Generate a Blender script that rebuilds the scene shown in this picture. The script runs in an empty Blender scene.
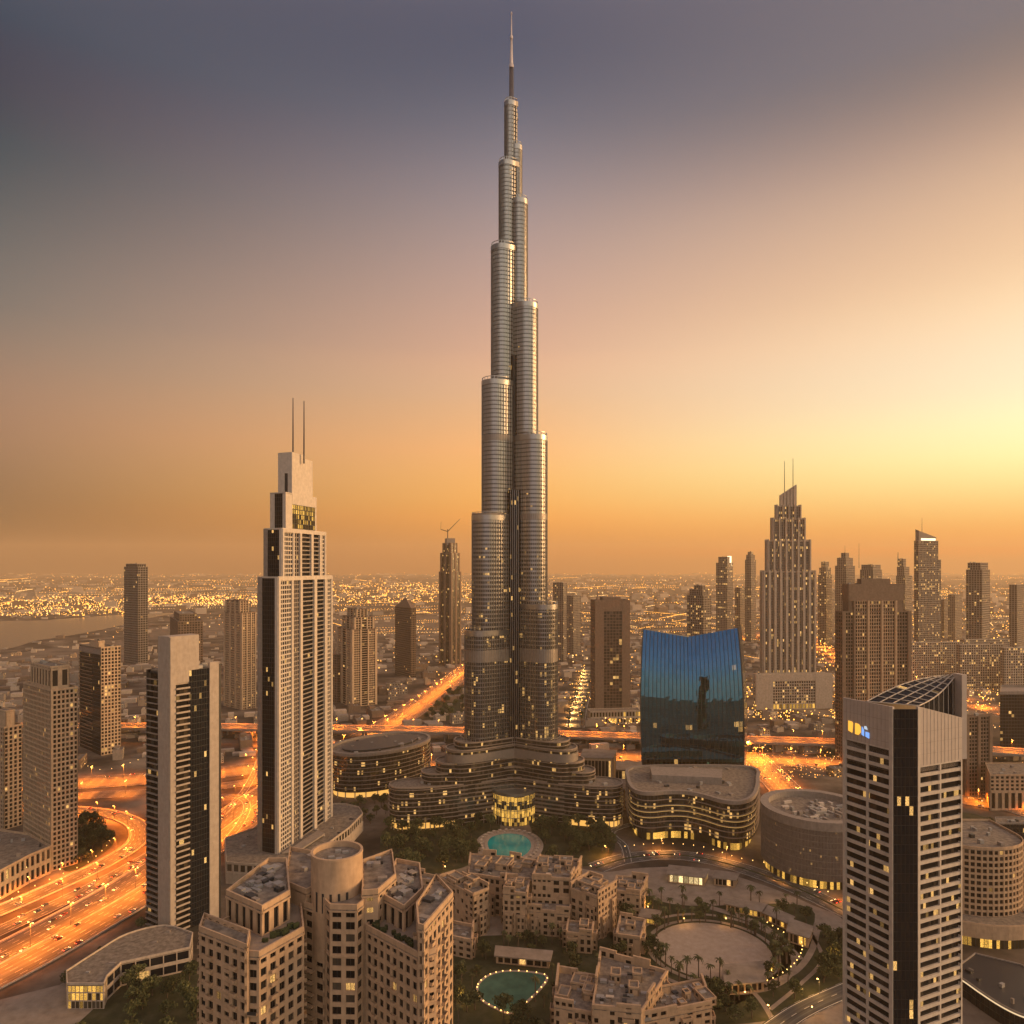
import bpy, math, random
from mathutils import Vector
random.seed(7)
R = math.radians
S = bpy.context.scene
COL = S.collection

# ------------------------------------------------------------------ camera
CAM_H, F, HY = 253.0, 720.0, 566.0
cd = bpy.data.cameras.new("camera"); cam = bpy.data.objects.new("camera", cd); COL.objects.link(cam)
cam.location = (0, 0, CAM_H); cam.rotation_euler = (R(90), 0, 0)
cd.sensor_width = 36; cd.lens = F / 1024 * 36; cd.shift_y = (HY - 512) / 1024
cd.clip_start = 1; cd.clip_end = 90000
S.camera = cam

# ------------------------------------------------------------------ sky
SUN_AZ, SUN_EL = 85, 11         # degrees clockwise from the view direction (+Y)
W = bpy.data.worlds.new("World"); S.world = W; W.use_nodes = True
nt = W.node_tree; nt.nodes.clear()
def N(tree, typ, **kw):
    n = tree.nodes.new(typ)
    for k, v in kw.items():
        if k.startswith("i_"):
            key = k[2:]; n.inputs[int(key) if key.isdigit() else key].default_value = v
        else: setattr(n, k, v)
    return n
def srgb(r, g, b):
    f = lambda c: (c / 255 / 12.92) if c / 255 <= .04045 else ((c / 255 + .055) / 1.055) ** 2.4
    return (f(r), f(g), f(b), 1)
def ramp(tree, stops, interp='LINEAR'):
    n = tree.nodes.new("ShaderNodeValToRGB"); cr = n.color_ramp; cr.interpolation = interp
    while len(cr.elements) > 1: cr.elements.remove(cr.elements[-1])
    cr.elements[0].position = stops[0][0]; cr.elements[0].color = stops[0][1]
    for p, c in stops[1:]:
        e = cr.elements.new(p); e.color = c
    return n
L = nt.links.new
tc = N(nt, "ShaderNodeTexCoord")
sep = N(nt, "ShaderNodeSeparateXYZ"); L(tc.outputs["Generated"], sep.inputs[0])
elev = N(nt, "ShaderNodeMapRange"); elev.inputs[1].default_value = -.1; elev.inputs[2].default_value = 1.0
L(sep.outputs[2], elev.inputs[0])
azn = N(nt, "ShaderNodeMath", operation='ARCTAN2'); L(sep.outputs[0], azn.inputs[0]); L(sep.outputs[1], azn.inputs[1])
def ez(z): return (z + .1) / 1.1
def skyramp(st): return ramp(nt, [(ez(z), (*c, 1)) for z, c in st], 'CARDINAL')
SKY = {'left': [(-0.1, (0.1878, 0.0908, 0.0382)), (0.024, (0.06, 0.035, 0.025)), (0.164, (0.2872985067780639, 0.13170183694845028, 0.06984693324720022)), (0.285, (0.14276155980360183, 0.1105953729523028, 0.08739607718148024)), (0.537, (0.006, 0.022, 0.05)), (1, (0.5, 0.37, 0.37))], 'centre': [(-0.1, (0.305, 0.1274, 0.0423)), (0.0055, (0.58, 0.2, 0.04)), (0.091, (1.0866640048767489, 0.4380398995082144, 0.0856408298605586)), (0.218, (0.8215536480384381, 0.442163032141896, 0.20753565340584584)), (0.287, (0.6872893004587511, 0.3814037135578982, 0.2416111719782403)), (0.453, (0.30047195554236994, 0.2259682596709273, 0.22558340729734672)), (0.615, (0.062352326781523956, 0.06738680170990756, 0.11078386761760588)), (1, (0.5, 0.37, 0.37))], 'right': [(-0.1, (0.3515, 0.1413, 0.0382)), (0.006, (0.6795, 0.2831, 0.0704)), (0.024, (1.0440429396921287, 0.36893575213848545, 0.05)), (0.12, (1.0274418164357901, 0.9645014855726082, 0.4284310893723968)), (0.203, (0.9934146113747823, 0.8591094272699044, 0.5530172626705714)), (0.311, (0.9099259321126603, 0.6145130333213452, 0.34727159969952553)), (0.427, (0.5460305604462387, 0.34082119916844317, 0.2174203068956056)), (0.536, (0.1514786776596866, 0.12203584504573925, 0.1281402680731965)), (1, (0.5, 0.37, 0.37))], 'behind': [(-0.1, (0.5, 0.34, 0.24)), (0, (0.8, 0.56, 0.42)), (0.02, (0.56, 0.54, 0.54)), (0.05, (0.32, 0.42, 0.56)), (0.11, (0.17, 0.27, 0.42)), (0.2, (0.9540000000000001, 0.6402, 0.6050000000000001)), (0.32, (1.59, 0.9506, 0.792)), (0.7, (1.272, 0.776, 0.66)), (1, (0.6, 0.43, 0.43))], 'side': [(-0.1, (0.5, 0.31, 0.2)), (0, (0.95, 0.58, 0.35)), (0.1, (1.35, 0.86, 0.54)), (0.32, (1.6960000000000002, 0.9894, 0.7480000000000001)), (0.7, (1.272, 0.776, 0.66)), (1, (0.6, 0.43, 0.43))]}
rA, rC, rR, rB, rS = [skyramp(SKY[k]) for k in ('left', 'centre', 'right', 'behind', 'side')]  # side, behind and zenith colours are brightened out of view as warm fill
for r_ in (rA, rC, rR, rB, rS): L(elev.outputs[0], r_.inputs[0])
def azmix(a0, a1, A_, B_, smooth=True):
    m_ = N(nt, "ShaderNodeMapRange", interpolation_type='SMOOTHSTEP' if smooth else 'LINEAR'); m_.inputs[1].default_value = R(a0); m_.inputs[2].default_value = R(a1); L(azn.outputs[0], m_.inputs[0])
    x_ = N(nt, "ShaderNodeMix", data_type='RGBA'); L(m_.outputs[0], x_.inputs[0]); L(A_, x_.inputs[6]); L(B_, x_.inputs[7]); return x_.outputs[2]
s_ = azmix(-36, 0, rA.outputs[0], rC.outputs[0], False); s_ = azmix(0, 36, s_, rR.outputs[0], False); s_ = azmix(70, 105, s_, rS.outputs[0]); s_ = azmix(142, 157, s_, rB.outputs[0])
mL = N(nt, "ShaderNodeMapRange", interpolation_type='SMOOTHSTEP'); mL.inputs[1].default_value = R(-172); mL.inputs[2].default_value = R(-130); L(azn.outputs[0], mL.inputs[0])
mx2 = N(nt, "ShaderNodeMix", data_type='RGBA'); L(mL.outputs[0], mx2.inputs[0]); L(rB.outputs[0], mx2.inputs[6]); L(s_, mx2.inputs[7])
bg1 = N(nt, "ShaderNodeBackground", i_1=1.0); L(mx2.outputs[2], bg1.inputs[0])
skyt = N(nt, "ShaderNodeTexSky", sky_type='NISHITA', sun_disc=False, sun_elevation=R(SUN_EL * .4), sun_rotation=R(SUN_AZ), dust_density=4, altitude=200)
bg2 = N(nt, "ShaderNodeBackground", i_1=0.05); L(skyt.outputs[0], bg2.inputs[0])
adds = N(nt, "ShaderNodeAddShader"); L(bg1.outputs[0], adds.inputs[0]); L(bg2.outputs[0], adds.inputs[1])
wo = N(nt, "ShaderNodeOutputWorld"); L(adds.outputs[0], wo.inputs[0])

# ------------------------------------------------------------------ sun
sd = bpy.data.lights.new("sun", 'SUN'); sd.energy = 5.0; sd.angle = R(26); sd.color = (1, .56, .23)
sun = bpy.data.objects.new("sun", sd); COL.objects.link(sun)
sdir = Vector((math.sin(R(SUN_AZ)) * math.cos(R(SUN_EL)), math.cos(R(SUN_AZ)) * math.cos(R(SUN_EL)), math.sin(R(SUN_EL))))
sun.rotation_euler = sdir.to_track_quat('Z', 'Y').to_euler(); sun.location = sdir * 3000

S.view_settings.view_transform = 'Standard'; S.view_settings.look = 'None'; S.view_settings.exposure = 0; S.view_settings.gamma = 1
S.view_settings.use_curve_mapping = False
S.render.engine = 'CYCLES'
S.cycles.use_denoising = True
S.cycles.use_light_tree = True
S.cycles.max_bounces = 5; S.cycles.diffuse_bounces = 2; S.cycles.glossy_bounces = 3; S.cycles.volume_bounces = 2
S.cycles.transmission_bounces = 3; S.cycles.transparent_max_bounces = 4
S.cycles.sample_clamp_indirect = 4; S.cycles.caustics_reflective = False; S.cycles.caustics_refractive = False

# ------------------------------------------------------------------ helpers
def XK(px): return (px - 512) / F
def G(px, py, z=0.0):                       # a spot in the city, from the survey of the photograph: point at height z
    y = (CAM_H - z) * F / (py - HY); return Vector((XK(px) * y, y, z))
def A(px, y): return (XK(px) * y, y)
def ZT(py, y): return CAM_H - (py - HY) * y / F
def PX(p): return 512 + F * p[0] / p[1], HY + F * (CAM_H - p[2]) / p[1]

class MB:
    def __init__(s): s.v = []; s.f = []; s.uv = []; s.m = []; s.sm = []
    def face(s, pts, uv=None, m=0, sm=False):
        b = len(s.v); s.v.extend([tuple(p) for p in pts]); s.f.append(tuple(range(b, b + len(pts))))
        s.uv.append(uv or [(p[0] * .25, p[1] * .25) for p in pts]); s.m.append(m); s.sm.append(sm)
    def hexa(s, c, m=0):                      # 8 corners: bottom ring 0-3 counter-clockwise, top ring 4-7
        b = len(s.v); s.v.extend([tuple(p) for p in c])
        for q in ((3, 2, 1, 0), (4, 5, 6, 7), (0, 1, 5, 4), (1, 2, 6, 5), (2, 3, 7, 6), (3, 0, 4, 7)):
            s.f.append(tuple(b + i for i in q)); s.uv.append([((c[i][0] + c[i][1]) * .25, c[i][2] * .25) for i in q]); s.m.append(m); s.sm.append(False)
    def box(s, x0, x1, y0, y1, z0, z1, m=0):
        s.hexa([(x0, y0, z0), (x1, y0, z0), (x1, y1, z0), (x0, y1, z0), (x0, y0, z1), (x1, y0, z1), (x1, y1, z1), (x0, y1, z1)], m)
    def rbox(s, cx, cy, a, w, d, z0, z1, m=0):  # box turned about z
        c, n = math.cos(a), math.sin(a)
        q = [(cx + c * u - n * v, cy + n * u + c * v) for u, v in ((-w / 2, -d / 2), (w / 2, -d / 2), (w / 2, d / 2), (-w / 2, d / 2))]
        s.hexa([(x, y, z0) for x, y in q] + [(x, y, z1) for x, y in q], m)
    def prism(s, poly, z0, z1, m=0, mt=None, top=True):
        k = len(poly)
        for i in range(k):
            a, b = poly[i], poly[(i + 1) % k]
            l = math.hypot(b[0] - a[0], b[1] - a[1])
            s.face([(a[0], a[1], z0), (b[0], b[1], z0), (b[0], b[1], z1), (a[0], a[1], z1)], [(0, z0 * .25), (l * .25, z0 * .25), (l * .25, z1 * .25), (0, z1 * .25)], m)
        if top: s.face([(p[0], p[1], z1) for p in poly], None, m if mt is None else mt)
    def loft(s, poly, z0, z1, m=0, bay=1.5, fl=4.2, closed=True, poly1=None, u0=0.0, sm=True):
        k = len(poly); b = len(s.v); p1 = poly1 or poly
        s.v.extend([(p[0], p[1], z0) for p in poly]); s.v.extend([(p[0], p[1], z1) for p in p1])
        u = u0
        for i in range(k if closed else k - 1):
            j = (i + 1) % k; l = math.hypot(poly[j][0] - poly[i][0], poly[j][1] - poly[i][1]) / bay
            s.f.append((b + i, b + j, b + k + j, b + k + i)); s.uv.append([(u, z0 / fl), (u + l, z0 / fl), (u + l, z1 / fl), (u, z1 / fl)])
            s.m.append(m); s.sm.append(sm); u += l
    def ring(s, pin, pout, z0, z1, m=0, closed=True, sm=True):
        s.loft(pout, z0, z1, m, closed=closed, sm=sm)
        k = len(pin)
        for i in range(k if closed else k - 1):
            j = (i + 1) % k
            s.face([(pout[i][0], pout[i][1], z1), (pout[j][0], pout[j][1], z1), (pin[j][0], pin[j][1], z1), (pin[i][0], pin[i][1], z1)], None, m)
            s.face([(pin[i][0], pin[i][1], z0), (pin[j][0], pin[j][1], z0), (pout[j][0], pout[j][1], z0), (pout[i][0], pout[i][1], z0)], None, m)
    def tube(s, p, q, r0, r1, n=6, m=0):
        p, q = Vector(p), Vector(q); d = (q - p).normalized(); a = d.orthogonal().normalized(); b = d.cross(a)
        i0 = len(s.v)
        for c, r in ((p, r0), (q, r1)):
            for i in range(n):
                t = i * 2 * math.pi / n; s.v.append(tuple(c + a * math.cos(t) * r + b * math.sin(t) * r))
        for i in range(n):
            j = (i + 1) % n; s.f.append((i0 + i, i0 + j, i0 + n + j, i0 + n + i)); s.uv.append([(0, 0), (1, 0), (1, 1), (0, 1)]); s.m.append(m); s.sm.append(True)
        s.f.append(tuple(i0 + n + i for i in range(n))); s.uv.append([(0, 0)] * n); s.m.append(m); s.sm.append(False)
    def mesh(s, name, mats):
        me = bpy.data.meshes.new(name); me.from_pydata(s.v, [], s.f)
        for m in (mats if isinstance(mats, (list, tuple)) else [mats]): me.materials.append(m)
        ul = me.uv_layers.new(name="UVMap"); flat = [c for f in s.uv for p in f for c in p]; ul.data.foreach_set("uv", flat)
        me.polygons.foreach_set("material_index", s.m); me.polygons.foreach_set("use_smooth", s.sm); me.update(); return me
    def build(s, name, mats, parent=None, **props):
        if not s.f: return None
        o = bpy.data.objects.new(name, s.mesh(name, mats)); COL.objects.link(o); o.parent = parent
        for k, v in props.items(): o[k] = v
        return o

def thing(name, label, cat, loc=(0, 0, 0), group=None):
    o = bpy.data.objects.new(name, None); COL.objects.link(o); o.location = loc; o.empty_display_size = 5
    o["label"] = label; o["category"] = cat
    if group: o["group"] = group
    bpy.context.view_layer  # parts are modelled in place; keep them there
    o["_base"] = list(loc)
    return o
def kids(root):                               # parts are built in world positions: shift their meshes to the thing's base
    base = Vector(root["_base"]); del root["_base"]
    for c in root.children:
        if c.type == 'MESH': c.data.transform(__import__("mathutils").Matrix.Translation(-base))
        elif c.type == 'LIGHT': c.location = Vector(c.location) - base
        for g in c.children:
            if g.type == 'MESH': g.data.transform(__import__("mathutils").Matrix.Translation(-base))
def tag(o, label=None, cat=None, group=None, kind=None):
    if label: o["label"] = label
    if cat: o["category"] = cat
    if group: o["group"] = group
    if kind: o["kind"] = kind
    return o
def dup(root, loc, rotz=0, scale=None, label=None, group=None):
    r = root.copy(); COL.objects.link(r); r.location = loc; r.rotation_euler = (0, 0, rotz)
    if scale: r.scale = scale
    if label: r["label"] = label
    if group: r["group"] = group
    for ch in root.children:
        c = ch.copy(); COL.objects.link(c); c.parent = r
    return r

def offset(poly, d, closed=True):             # outward offset of a counter-clockwise outline
    k = len(poly); out = []
    for i in range(k):
        p = poly[i]; a = poly[i - 1] if (closed or i > 0) else None; b = poly[(i + 1) % k] if (closed or i < k - 1) else None
        ns = []
        for q, w in ((a, p), (p, b)):
            if q is None or w is None: continue
            dx, dy = w[0] - q[0], w[1] - q[1]; l = math.hypot(dx, dy)
            if l > 1e-6: ns.append((dy / l, -dx / l))
        nx = sum(n[0] for n in ns) / len(ns); ny = sum(n[1] for n in ns) / len(ns); l2 = nx * nx + ny * ny
        f = d / max(l2, .35); out.append((p[0] + nx * f, p[1] + ny * f))
    return out
def ccw(poly):
    a = sum(poly[i][0] * poly[(i + 1) % len(poly)][1] - poly[(i + 1) % len(poly)][0] * poly[i][1] for i in range(len(poly)))
    return list(poly) if a > 0 else list(poly)[::-1]
def spline(pts, n=8, closed=False):           # Catmull-Rom
    k = len(pts); out = []
    for i in range(k if closed else k - 1):
        g = lambda j: pts[j % k] if closed else pts[max(0, min(k - 1, j))]
        p0, p1, p2, p3 = g(i - 1), g(i), g(i + 1), g(i + 2)
        for t in range(n):
            t /= n
            out.append(tuple(.5 * (2 * b + (c - a) * t + (2 * a - 5 * b + 4 * c - d) * t * t + (3 * b - a - 3 * c + d) * t ** 3) for a, b, c, d in zip(p0, p1, p2, p3)))
    if not closed: out.append(tuple(pts[-1]))
    return out
def ellipse(cx, cy, a, b, rot=0, n=48):
    c, s = math.cos(rot), math.sin(rot)
    return [(cx + c * a * math.cos(t) - s * b * math.sin(t), cy + s * a * math.cos(t) + c * b * math.sin(t)) for t in (i * 2 * math.pi / n for i in range(n))]
def inside(p, poly):
    r = False; k = len(poly)
    for i in range(k):
        a, b = poly[i], poly[i - 1]
        if (a[1] > p[1]) != (b[1] > p[1]) and p[0] < (b[0] - a[0]) * (p[1] - a[1]) / (b[1] - a[1]) + a[0]: r = not r
    return r

# ------------------------------------------------------------------ materials
def newmat(name):
    m = bpy.data.materials.new(name); m.use_nodes = True; t = m.node_tree
    b = t.nodes["Principled BSDF"]; return m, t, b
def mat_wall(name, c, rough=.85, var=.22, scale=.12, streak=True, bump=0.0, metal=0.0):
    m, t, b = newmat(name)
    co = N(t, "ShaderNodeTexCoord"); mp = N(t, "ShaderNodeMapping"); mp.inputs["Scale"].default_value = (scale, scale, scale * (.18 if streak else 1))
    t.links.new(co.outputs["Object"], mp.inputs[0])
    n1 = N(t, "ShaderNodeTexNoise", i_Scale=6.0, i_Detail=6.0, i_Roughness=.65); t.links.new(mp.outputs[0], n1.inputs["Vector"])
    n2 = N(t, "ShaderNodeTexNoise", i_Scale=.35, i_Detail=3.0); t.links.new(co.outputs["Object"], n2.inputs["Vector"])
    ad = N(t, "ShaderNodeMath", operation='ADD'); t.links.new(n1.outputs[0], ad.inputs[0]); t.links.new(n2.outputs[0], ad.inputs[1])
    mr = N(t, "ShaderNodeMapRange"); mr.inputs[1].default_value = .65; mr.inputs[2].default_value = 1.35; mr.inputs[3].default_value = 1 - var; mr.inputs[4].default_value = 1 + var
    t.links.new(ad.outputs[0], mr.inputs[0])
    mx = N(t, "ShaderNodeVectorMath", operation='SCALE'); mx.inputs[0].default_value = c; t.links.new(mr.outputs[0], mx.inputs["Scale"])
    t.links.new(mx.outputs[0], b.inputs["Base Color"]); b.inputs["Roughness"].default_value = rough; b.inputs["Metallic"].default_value = metal
    if rough > .6: b.inputs["Specular IOR Level"].default_value = .25
    return m
def mat_glass(name, c=(.012, .014, .018), lit=.06, strength=.8, rough=.08, curtain=.25, warm=(1, .55, .16), spec=.5, metal=0.0, tint=None, zfall=None, curt_c=(.10, .08, .06)):
    """window glass: each pane of a facade has its own lamp, blind or darkness (cells of the UV grid)"""
    m, t, b = newmat(name); m.cycles.emission_sampling = 'NONE'
    uv = N(t, "ShaderNodeUVMap", uv_map="UVMap"); fl = N(t, "ShaderNodeVectorMath", operation='FLOOR'); t.links.new(uv.outputs[0], fl.inputs[0])
    wn = N(t, "ShaderNodeTexWhiteNoise", noise_dimensions='2D'); t.links.new(fl.outputs[0], wn.inputs["Vector"])
    of = N(t, "ShaderNodeVectorMath", operation='ADD'); of.inputs[1].default_value = (37.0, 91.0, 0); t.links.new(fl.outputs[0], of.inputs[0])
    wn2 = N(t, "ShaderNodeTexWhiteNoise", noise_dimensions='2D'); t.links.new(of.outputs[0], wn2.inputs["Vector"])
    # curtains and blinds
    cr = N(t, "ShaderNodeMapRange"); cr.inputs[1].default_value = 1 - curtain; cr.inputs[2].default_value = 1.0; cr.inputs[3].default_value = 0; cr.inputs[4].default_value = 1
    t.links.new(wn2.outputs["Value"], cr.inputs[0])
    mx = N(t, "ShaderNodeMix", data_type='RGBA'); mx.inputs[6].default_value = (*c, 1); mx.inputs[7].default_value = (*curt_c, 1); t.links.new(cr.outputs[0], mx.inputs[0])
    t.links.new(mx.outputs[2], b.inputs["Base Color"])
    b.inputs["Roughness"].default_value = rough; b.inputs["Specular IOR Level"].default_value = spec; b.inputs["Metallic"].default_value = metal
    # lamps in rooms: lit cells cluster a little along floors
    v = wn.outputs["Value"]
    if lit > 0:
        flo = N(t, "ShaderNodeSeparateXYZ"); t.links.new(fl.outputs[0], flo.inputs[0])
        w3 = N(t, "ShaderNodeTexWhiteNoise", noise_dimensions='1D'); t.links.new(flo.outputs[1], w3.inputs["W"])
        p3 = N(t, "ShaderNodeMath", operation='POWER', i_1=5.0); t.links.new(w3.outputs["Value"], p3.inputs[0])
        th = N(t, "ShaderNodeMath", operation='MULTIPLY_ADD', i_1=lit * 3.5, i_2=lit * .5); t.links.new(p3.outputs[0], th.inputs[0])
        if zfall:
            sg = N(t, "ShaderNodeNewGeometry"); sz = N(t, "ShaderNodeSeparateXYZ"); t.links.new(sg.outputs["Position"], sz.inputs[0])
            zr = N(t, "ShaderNodeMapRange"); zr.inputs[1].default_value = zfall[0]; zr.inputs[2].default_value = zfall[1]; zr.inputs[3].default_value = 1; zr.inputs[4].default_value = 0.03
            t.links.new(sz.outputs[2], zr.inputs[0]); tm = N(t, "ShaderNodeMath", operation='MULTIPLY'); t.links.new(th.outputs[0], tm.inputs[0]); t.links.new(zr.outputs[0], tm.inputs[1]); th = tm
        lt = N(t, "ShaderNodeMath", operation='LESS_THAN'); t.links.new(v, lt.inputs[0]); t.links.new(th.outputs[0], lt.inputs[1])
        # brightness differs from room to room, furniture and frames break it up
        ns = N(t, "ShaderNodeTexNoise", noise_dimensions='2D', i_Scale=6.5, i_Detail=3.0, i_Roughness=.7); t.links.new(uv.outputs[0], ns.inputs["Vector"])
        st = N(t, "ShaderNodeMath", operation='MULTIPLY_ADD', i_1=strength * 1.3, i_2=strength * .15); t.links.new(wn2.outputs["Value"], st.inputs[0])
        s2 = N(t, "ShaderNodeMath", operation='MULTIPLY'); t.links.new(st.outputs[0], s2.inputs[0]); t.links.new(lt.outputs[0], s2.inputs[1])
        nr = N(t, "ShaderNodeMapRange"); nr.inputs[1].default_value = .3; nr.inputs[2].default_value = .7; nr.inputs[3].default_value = .12; nr.inputs[4].default_value = 1.6; t.links.new(ns.outputs[0], nr.inputs[0])
        s3 = N(t, "ShaderNodeMath", operation='MULTIPLY'); t.links.new(s2.outputs[0], s3.inputs[0]); t.links.new(nr.outputs[0], s3.inputs[1])
        b.inputs["Emission Color"].default_value = (*warm, 1); t.links.new(s3.outputs[0], b.inputs["Emission Strength"])
    return m
def mat_emit(name, c, s, sample=False):
    m, t, b = newmat(name); b.inputs["Base Color"].default_value = (.3, .28, .25, 1); b.inputs["Emission Color"].default_value = (*c, 1); b.inputs["Emission Strength"].default_value = s
    if not sample: m.cycles.emission_sampling = 'NONE'
    return m
def mat_plain(name, c, rough=.6, metal=0.0, spec=.4):
    m, t, b = newmat(name); b.inputs["Base Color"].default_value = (*c, 1); b.inputs["Roughness"].default_value = rough; b.inputs["Metallic"].default_value = metal; b.inputs["Specular IOR Level"].default_value = spec
    n = N(t, "ShaderNodeTexNoise", i_Scale=1.3, i_Detail=4.0); co = N(t, "ShaderNodeTexCoord"); t.links.new(co.outputs["Object"], n.inputs["Vector"])
    mr = N(t, "ShaderNodeMapRange"); mr.inputs[3].default_value = .8; mr.inputs[4].default_value = 1.2; t.links.new(n.outputs[0], mr.inputs[0])
    mx = N(t, "ShaderNodeVectorMath", operation='SCALE'); mx.inputs[0].default_value = c; t.links.new(mr.outputs[0], mx.inputs["Scale"]); t.links.new(mx.outputs[0], b.inputs["Base Color"])
    return m
def mat_ground(name, stops, scale, detail=8, rough=.9):
    m, t, b = newmat(name); co = N(t, "ShaderNodeTexCoord")
    n = N(t, "ShaderNodeTexNoise", i_Scale=scale, i_Detail=detail, i_Roughness=.62); t.links.new(co.outputs["Object"], n.inputs["Vector"])
    r_ = ramp(t, stops); t.links.new(n.outputs[0], r_.inputs[0]); t.links.new(r_.outputs[0], b.inputs["Base Color"]); b.inputs["Roughness"].default_value = rough
    b.inputs["Specular IOR Level"].default_value = .2
    return m
def mat_road(name, width, lanes, base=.055):
    """asphalt: wheel-wear streaks along the lanes, painted light and dark to suggest light trails, dashed lane lines, solid edge lines"""
    m, t, b = newmat(name); uv = N(t, "ShaderNodeUVMap", uv_map="UVMap"); sp = N(t, "ShaderNodeSeparateXYZ"); t.links.new(uv.outputs[0], sp.inputs[0])
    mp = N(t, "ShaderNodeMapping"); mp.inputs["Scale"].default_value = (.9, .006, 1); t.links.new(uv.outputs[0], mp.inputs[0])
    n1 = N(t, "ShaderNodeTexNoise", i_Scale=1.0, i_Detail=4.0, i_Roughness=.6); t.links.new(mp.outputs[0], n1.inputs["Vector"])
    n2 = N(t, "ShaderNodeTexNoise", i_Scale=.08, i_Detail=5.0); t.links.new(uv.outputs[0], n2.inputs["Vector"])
    mr = N(t, "ShaderNodeMapRange"); mr.inputs[1].default_value = .35; mr.inputs[2].default_value = .68; mr.inputs[3].default_value = base * .45; mr.inputs[4].default_value = base * 2.1; t.links.new(n1.outputs[0], mr.inputs[0])  # streak contrast painted into the asphalt for the look of light trails
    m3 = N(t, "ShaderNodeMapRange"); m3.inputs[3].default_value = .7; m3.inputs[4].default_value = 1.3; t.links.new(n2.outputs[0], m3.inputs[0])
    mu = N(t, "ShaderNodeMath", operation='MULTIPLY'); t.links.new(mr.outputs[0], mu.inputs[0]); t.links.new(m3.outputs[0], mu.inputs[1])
    lw = width / lanes
    dv = N(t, "ShaderNodeMath", operation='DIVIDE', i_1=lw); t.links.new(sp.outputs[0], dv.inputs[0])
    fr = N(t, "ShaderNodeMath", operation='FRACT'); t.links.new(dv.outputs[0], fr.inputs[0])
    sb = N(t, "ShaderNodeMath", operation='SUBTRACT', i_1=.5); t.links.new(fr.outputs[0], sb.inputs[0])
    ab = N(t, "ShaderNodeMath", operation='ABSOLUTE'); t.links.new(sb.outputs[0], ab.inputs[0])
    gl = N(t, "ShaderNodeMath", operation='GREATER_THAN', i_1=.5 - .13 / lw); t.links.new(ab.outputs[0], gl.inputs[0])
    d2 = N(t, "ShaderNodeMath", operation='DIVIDE', i_1=12.0); t.links.new(sp.outputs[1], d2.inputs[0])
    f2 = N(t, "ShaderNodeMath", operation='FRACT'); t.links.new(d2.outputs[0], f2.inputs[0])
    g2 = N(t, "ShaderNodeMath", operation='GREATER_THAN', i_1=.6); t.links.new(f2.outputs[0], g2.inputs[0])
    an = N(t, "ShaderNodeMath", operation='MULTIPLY'); t.links.new(gl.outputs[0], an.inputs[0]); t.links.new(g2.outputs[0], an.inputs[1])
    e1 = N(t, "ShaderNodeMath", operation='SUBTRACT', i_1=width / 2); t.links.new(sp.outputs[0], e1.inputs[0])
    e2 = N(t, "ShaderNodeMath", operation='ABSOLUTE'); t.links.new(e1.outputs[0], e2.inputs[0])
    e3 = N(t, "ShaderNodeMath", operation='COMPARE', i_1=width / 2 - 1.0, i_2=.18); t.links.new(e2.outputs[0], e3.inputs[0])
    mxx = N(t, "ShaderNodeMath", operation='MAXIMUM'); t.links.new(an.outputs[0], mxx.inputs[0]); t.links.new(e3.outputs[0], mxx.inputs[1])
    cm = N(t, "ShaderNodeMix", data_type='RGBA'); t.links.new(mxx.outputs[0], cm.inputs[0]); t.links.new(mu.outputs[0], cm.inputs[6]); cm.inputs[7].default_value = (.6, .57, .5, 1)
    t.links.new(cm.outputs[2], b.inputs["Base Color"]); b.inputs["Roughness"].default_value = .7; b.inputs["Specular IOR Level"].default_value = .3
    return m
M = {}
M['cream'] = mat_wall('cream_render', (.46, .34, .23))
M['cream2'] = mat_wall('sand_render', (.45, .31, .20), var=.2)
M['pale'] = mat_wall('pale_stone', (.46, .37, .29))
M['white'] = mat_wall('white_concrete', (.52, .45, .38), var=.16)
M['fin'] = mat_wall('pale_fin_concrete', (.38, .315, .26), var=.16)
M['podband'] = mat_wall('bronze_cladding', (.26, .20, .155), .5, .2)
M['grey'] = mat_wall('grey_concrete', (.26, .22, .19))
M['brown'] = mat_wall('brown_stone', (.20, .14, .10))
M['dark'] = mat_plain('dark_metal', (.03, .03, .032), .4)
M['roof'] = mat_ground('roof_gravel', [(.3, (.10, .085, .07, 1)), (.5, (.2, .165, .13, 1)), (.7, (.30, .25, .2, 1))], .35)
M['plant'] = mat_plain('plant_metal', (.34, .32, .3), .5, .3)
M['steel'] = mat_wall('brushed_steel', (.37, .35, .335), .33, .12, .05, True, 0, .85)
M['louvre'] = mat_wall('louvre_steel', (.25, .21, .18), .5, .15, .4, True, 0, .3)
M['glass'] = mat_glass('window_glass', (.009, .009, .010), spec=.18, lit=.035, strength=.9)
M['glass_far'] = mat_glass('far_window_glass', (.03, .026, .022), lit=.06, strength=.9, curtain=.4, rough=.25)
M['glass_lit'] = mat_glass('lit_window_glass', (.03, .026, .022), lit=.13, strength=1.0, curtain=.4, rough=.2)
M['curtain'] = mat_glass('dark_curtain_wall', (.008, .011, .016), lit=.02, strength=.9, curtain=.12, curt_c=(.02, .02, .024), spec=.16)
M['tower'] = mat_glass('reflective_facade_glass', (.06, .055, .05), lit=.13, strength=.7, curtain=.3, rough=.16, spec=.9, zfall=(60, 330), curt_c=(.10, .085, .07))
M['blue'] = mat_glass('blue_mirror_glass', (.055, .20, .34), lit=.010, strength=.5, metal=1.0, rough=.015, curtain=.35, curt_c=(.04, .165, .29))
M['cone'] = mat_emit('amber_glow', (1, .50, .10), 1.0)
M['bulb'] = mat_emit('lamp_bulb', (1, .55, .14), 4)
M['lampglow'] = mat_emit('street_lamp_glow', (1, .48, .10), 12)
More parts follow.
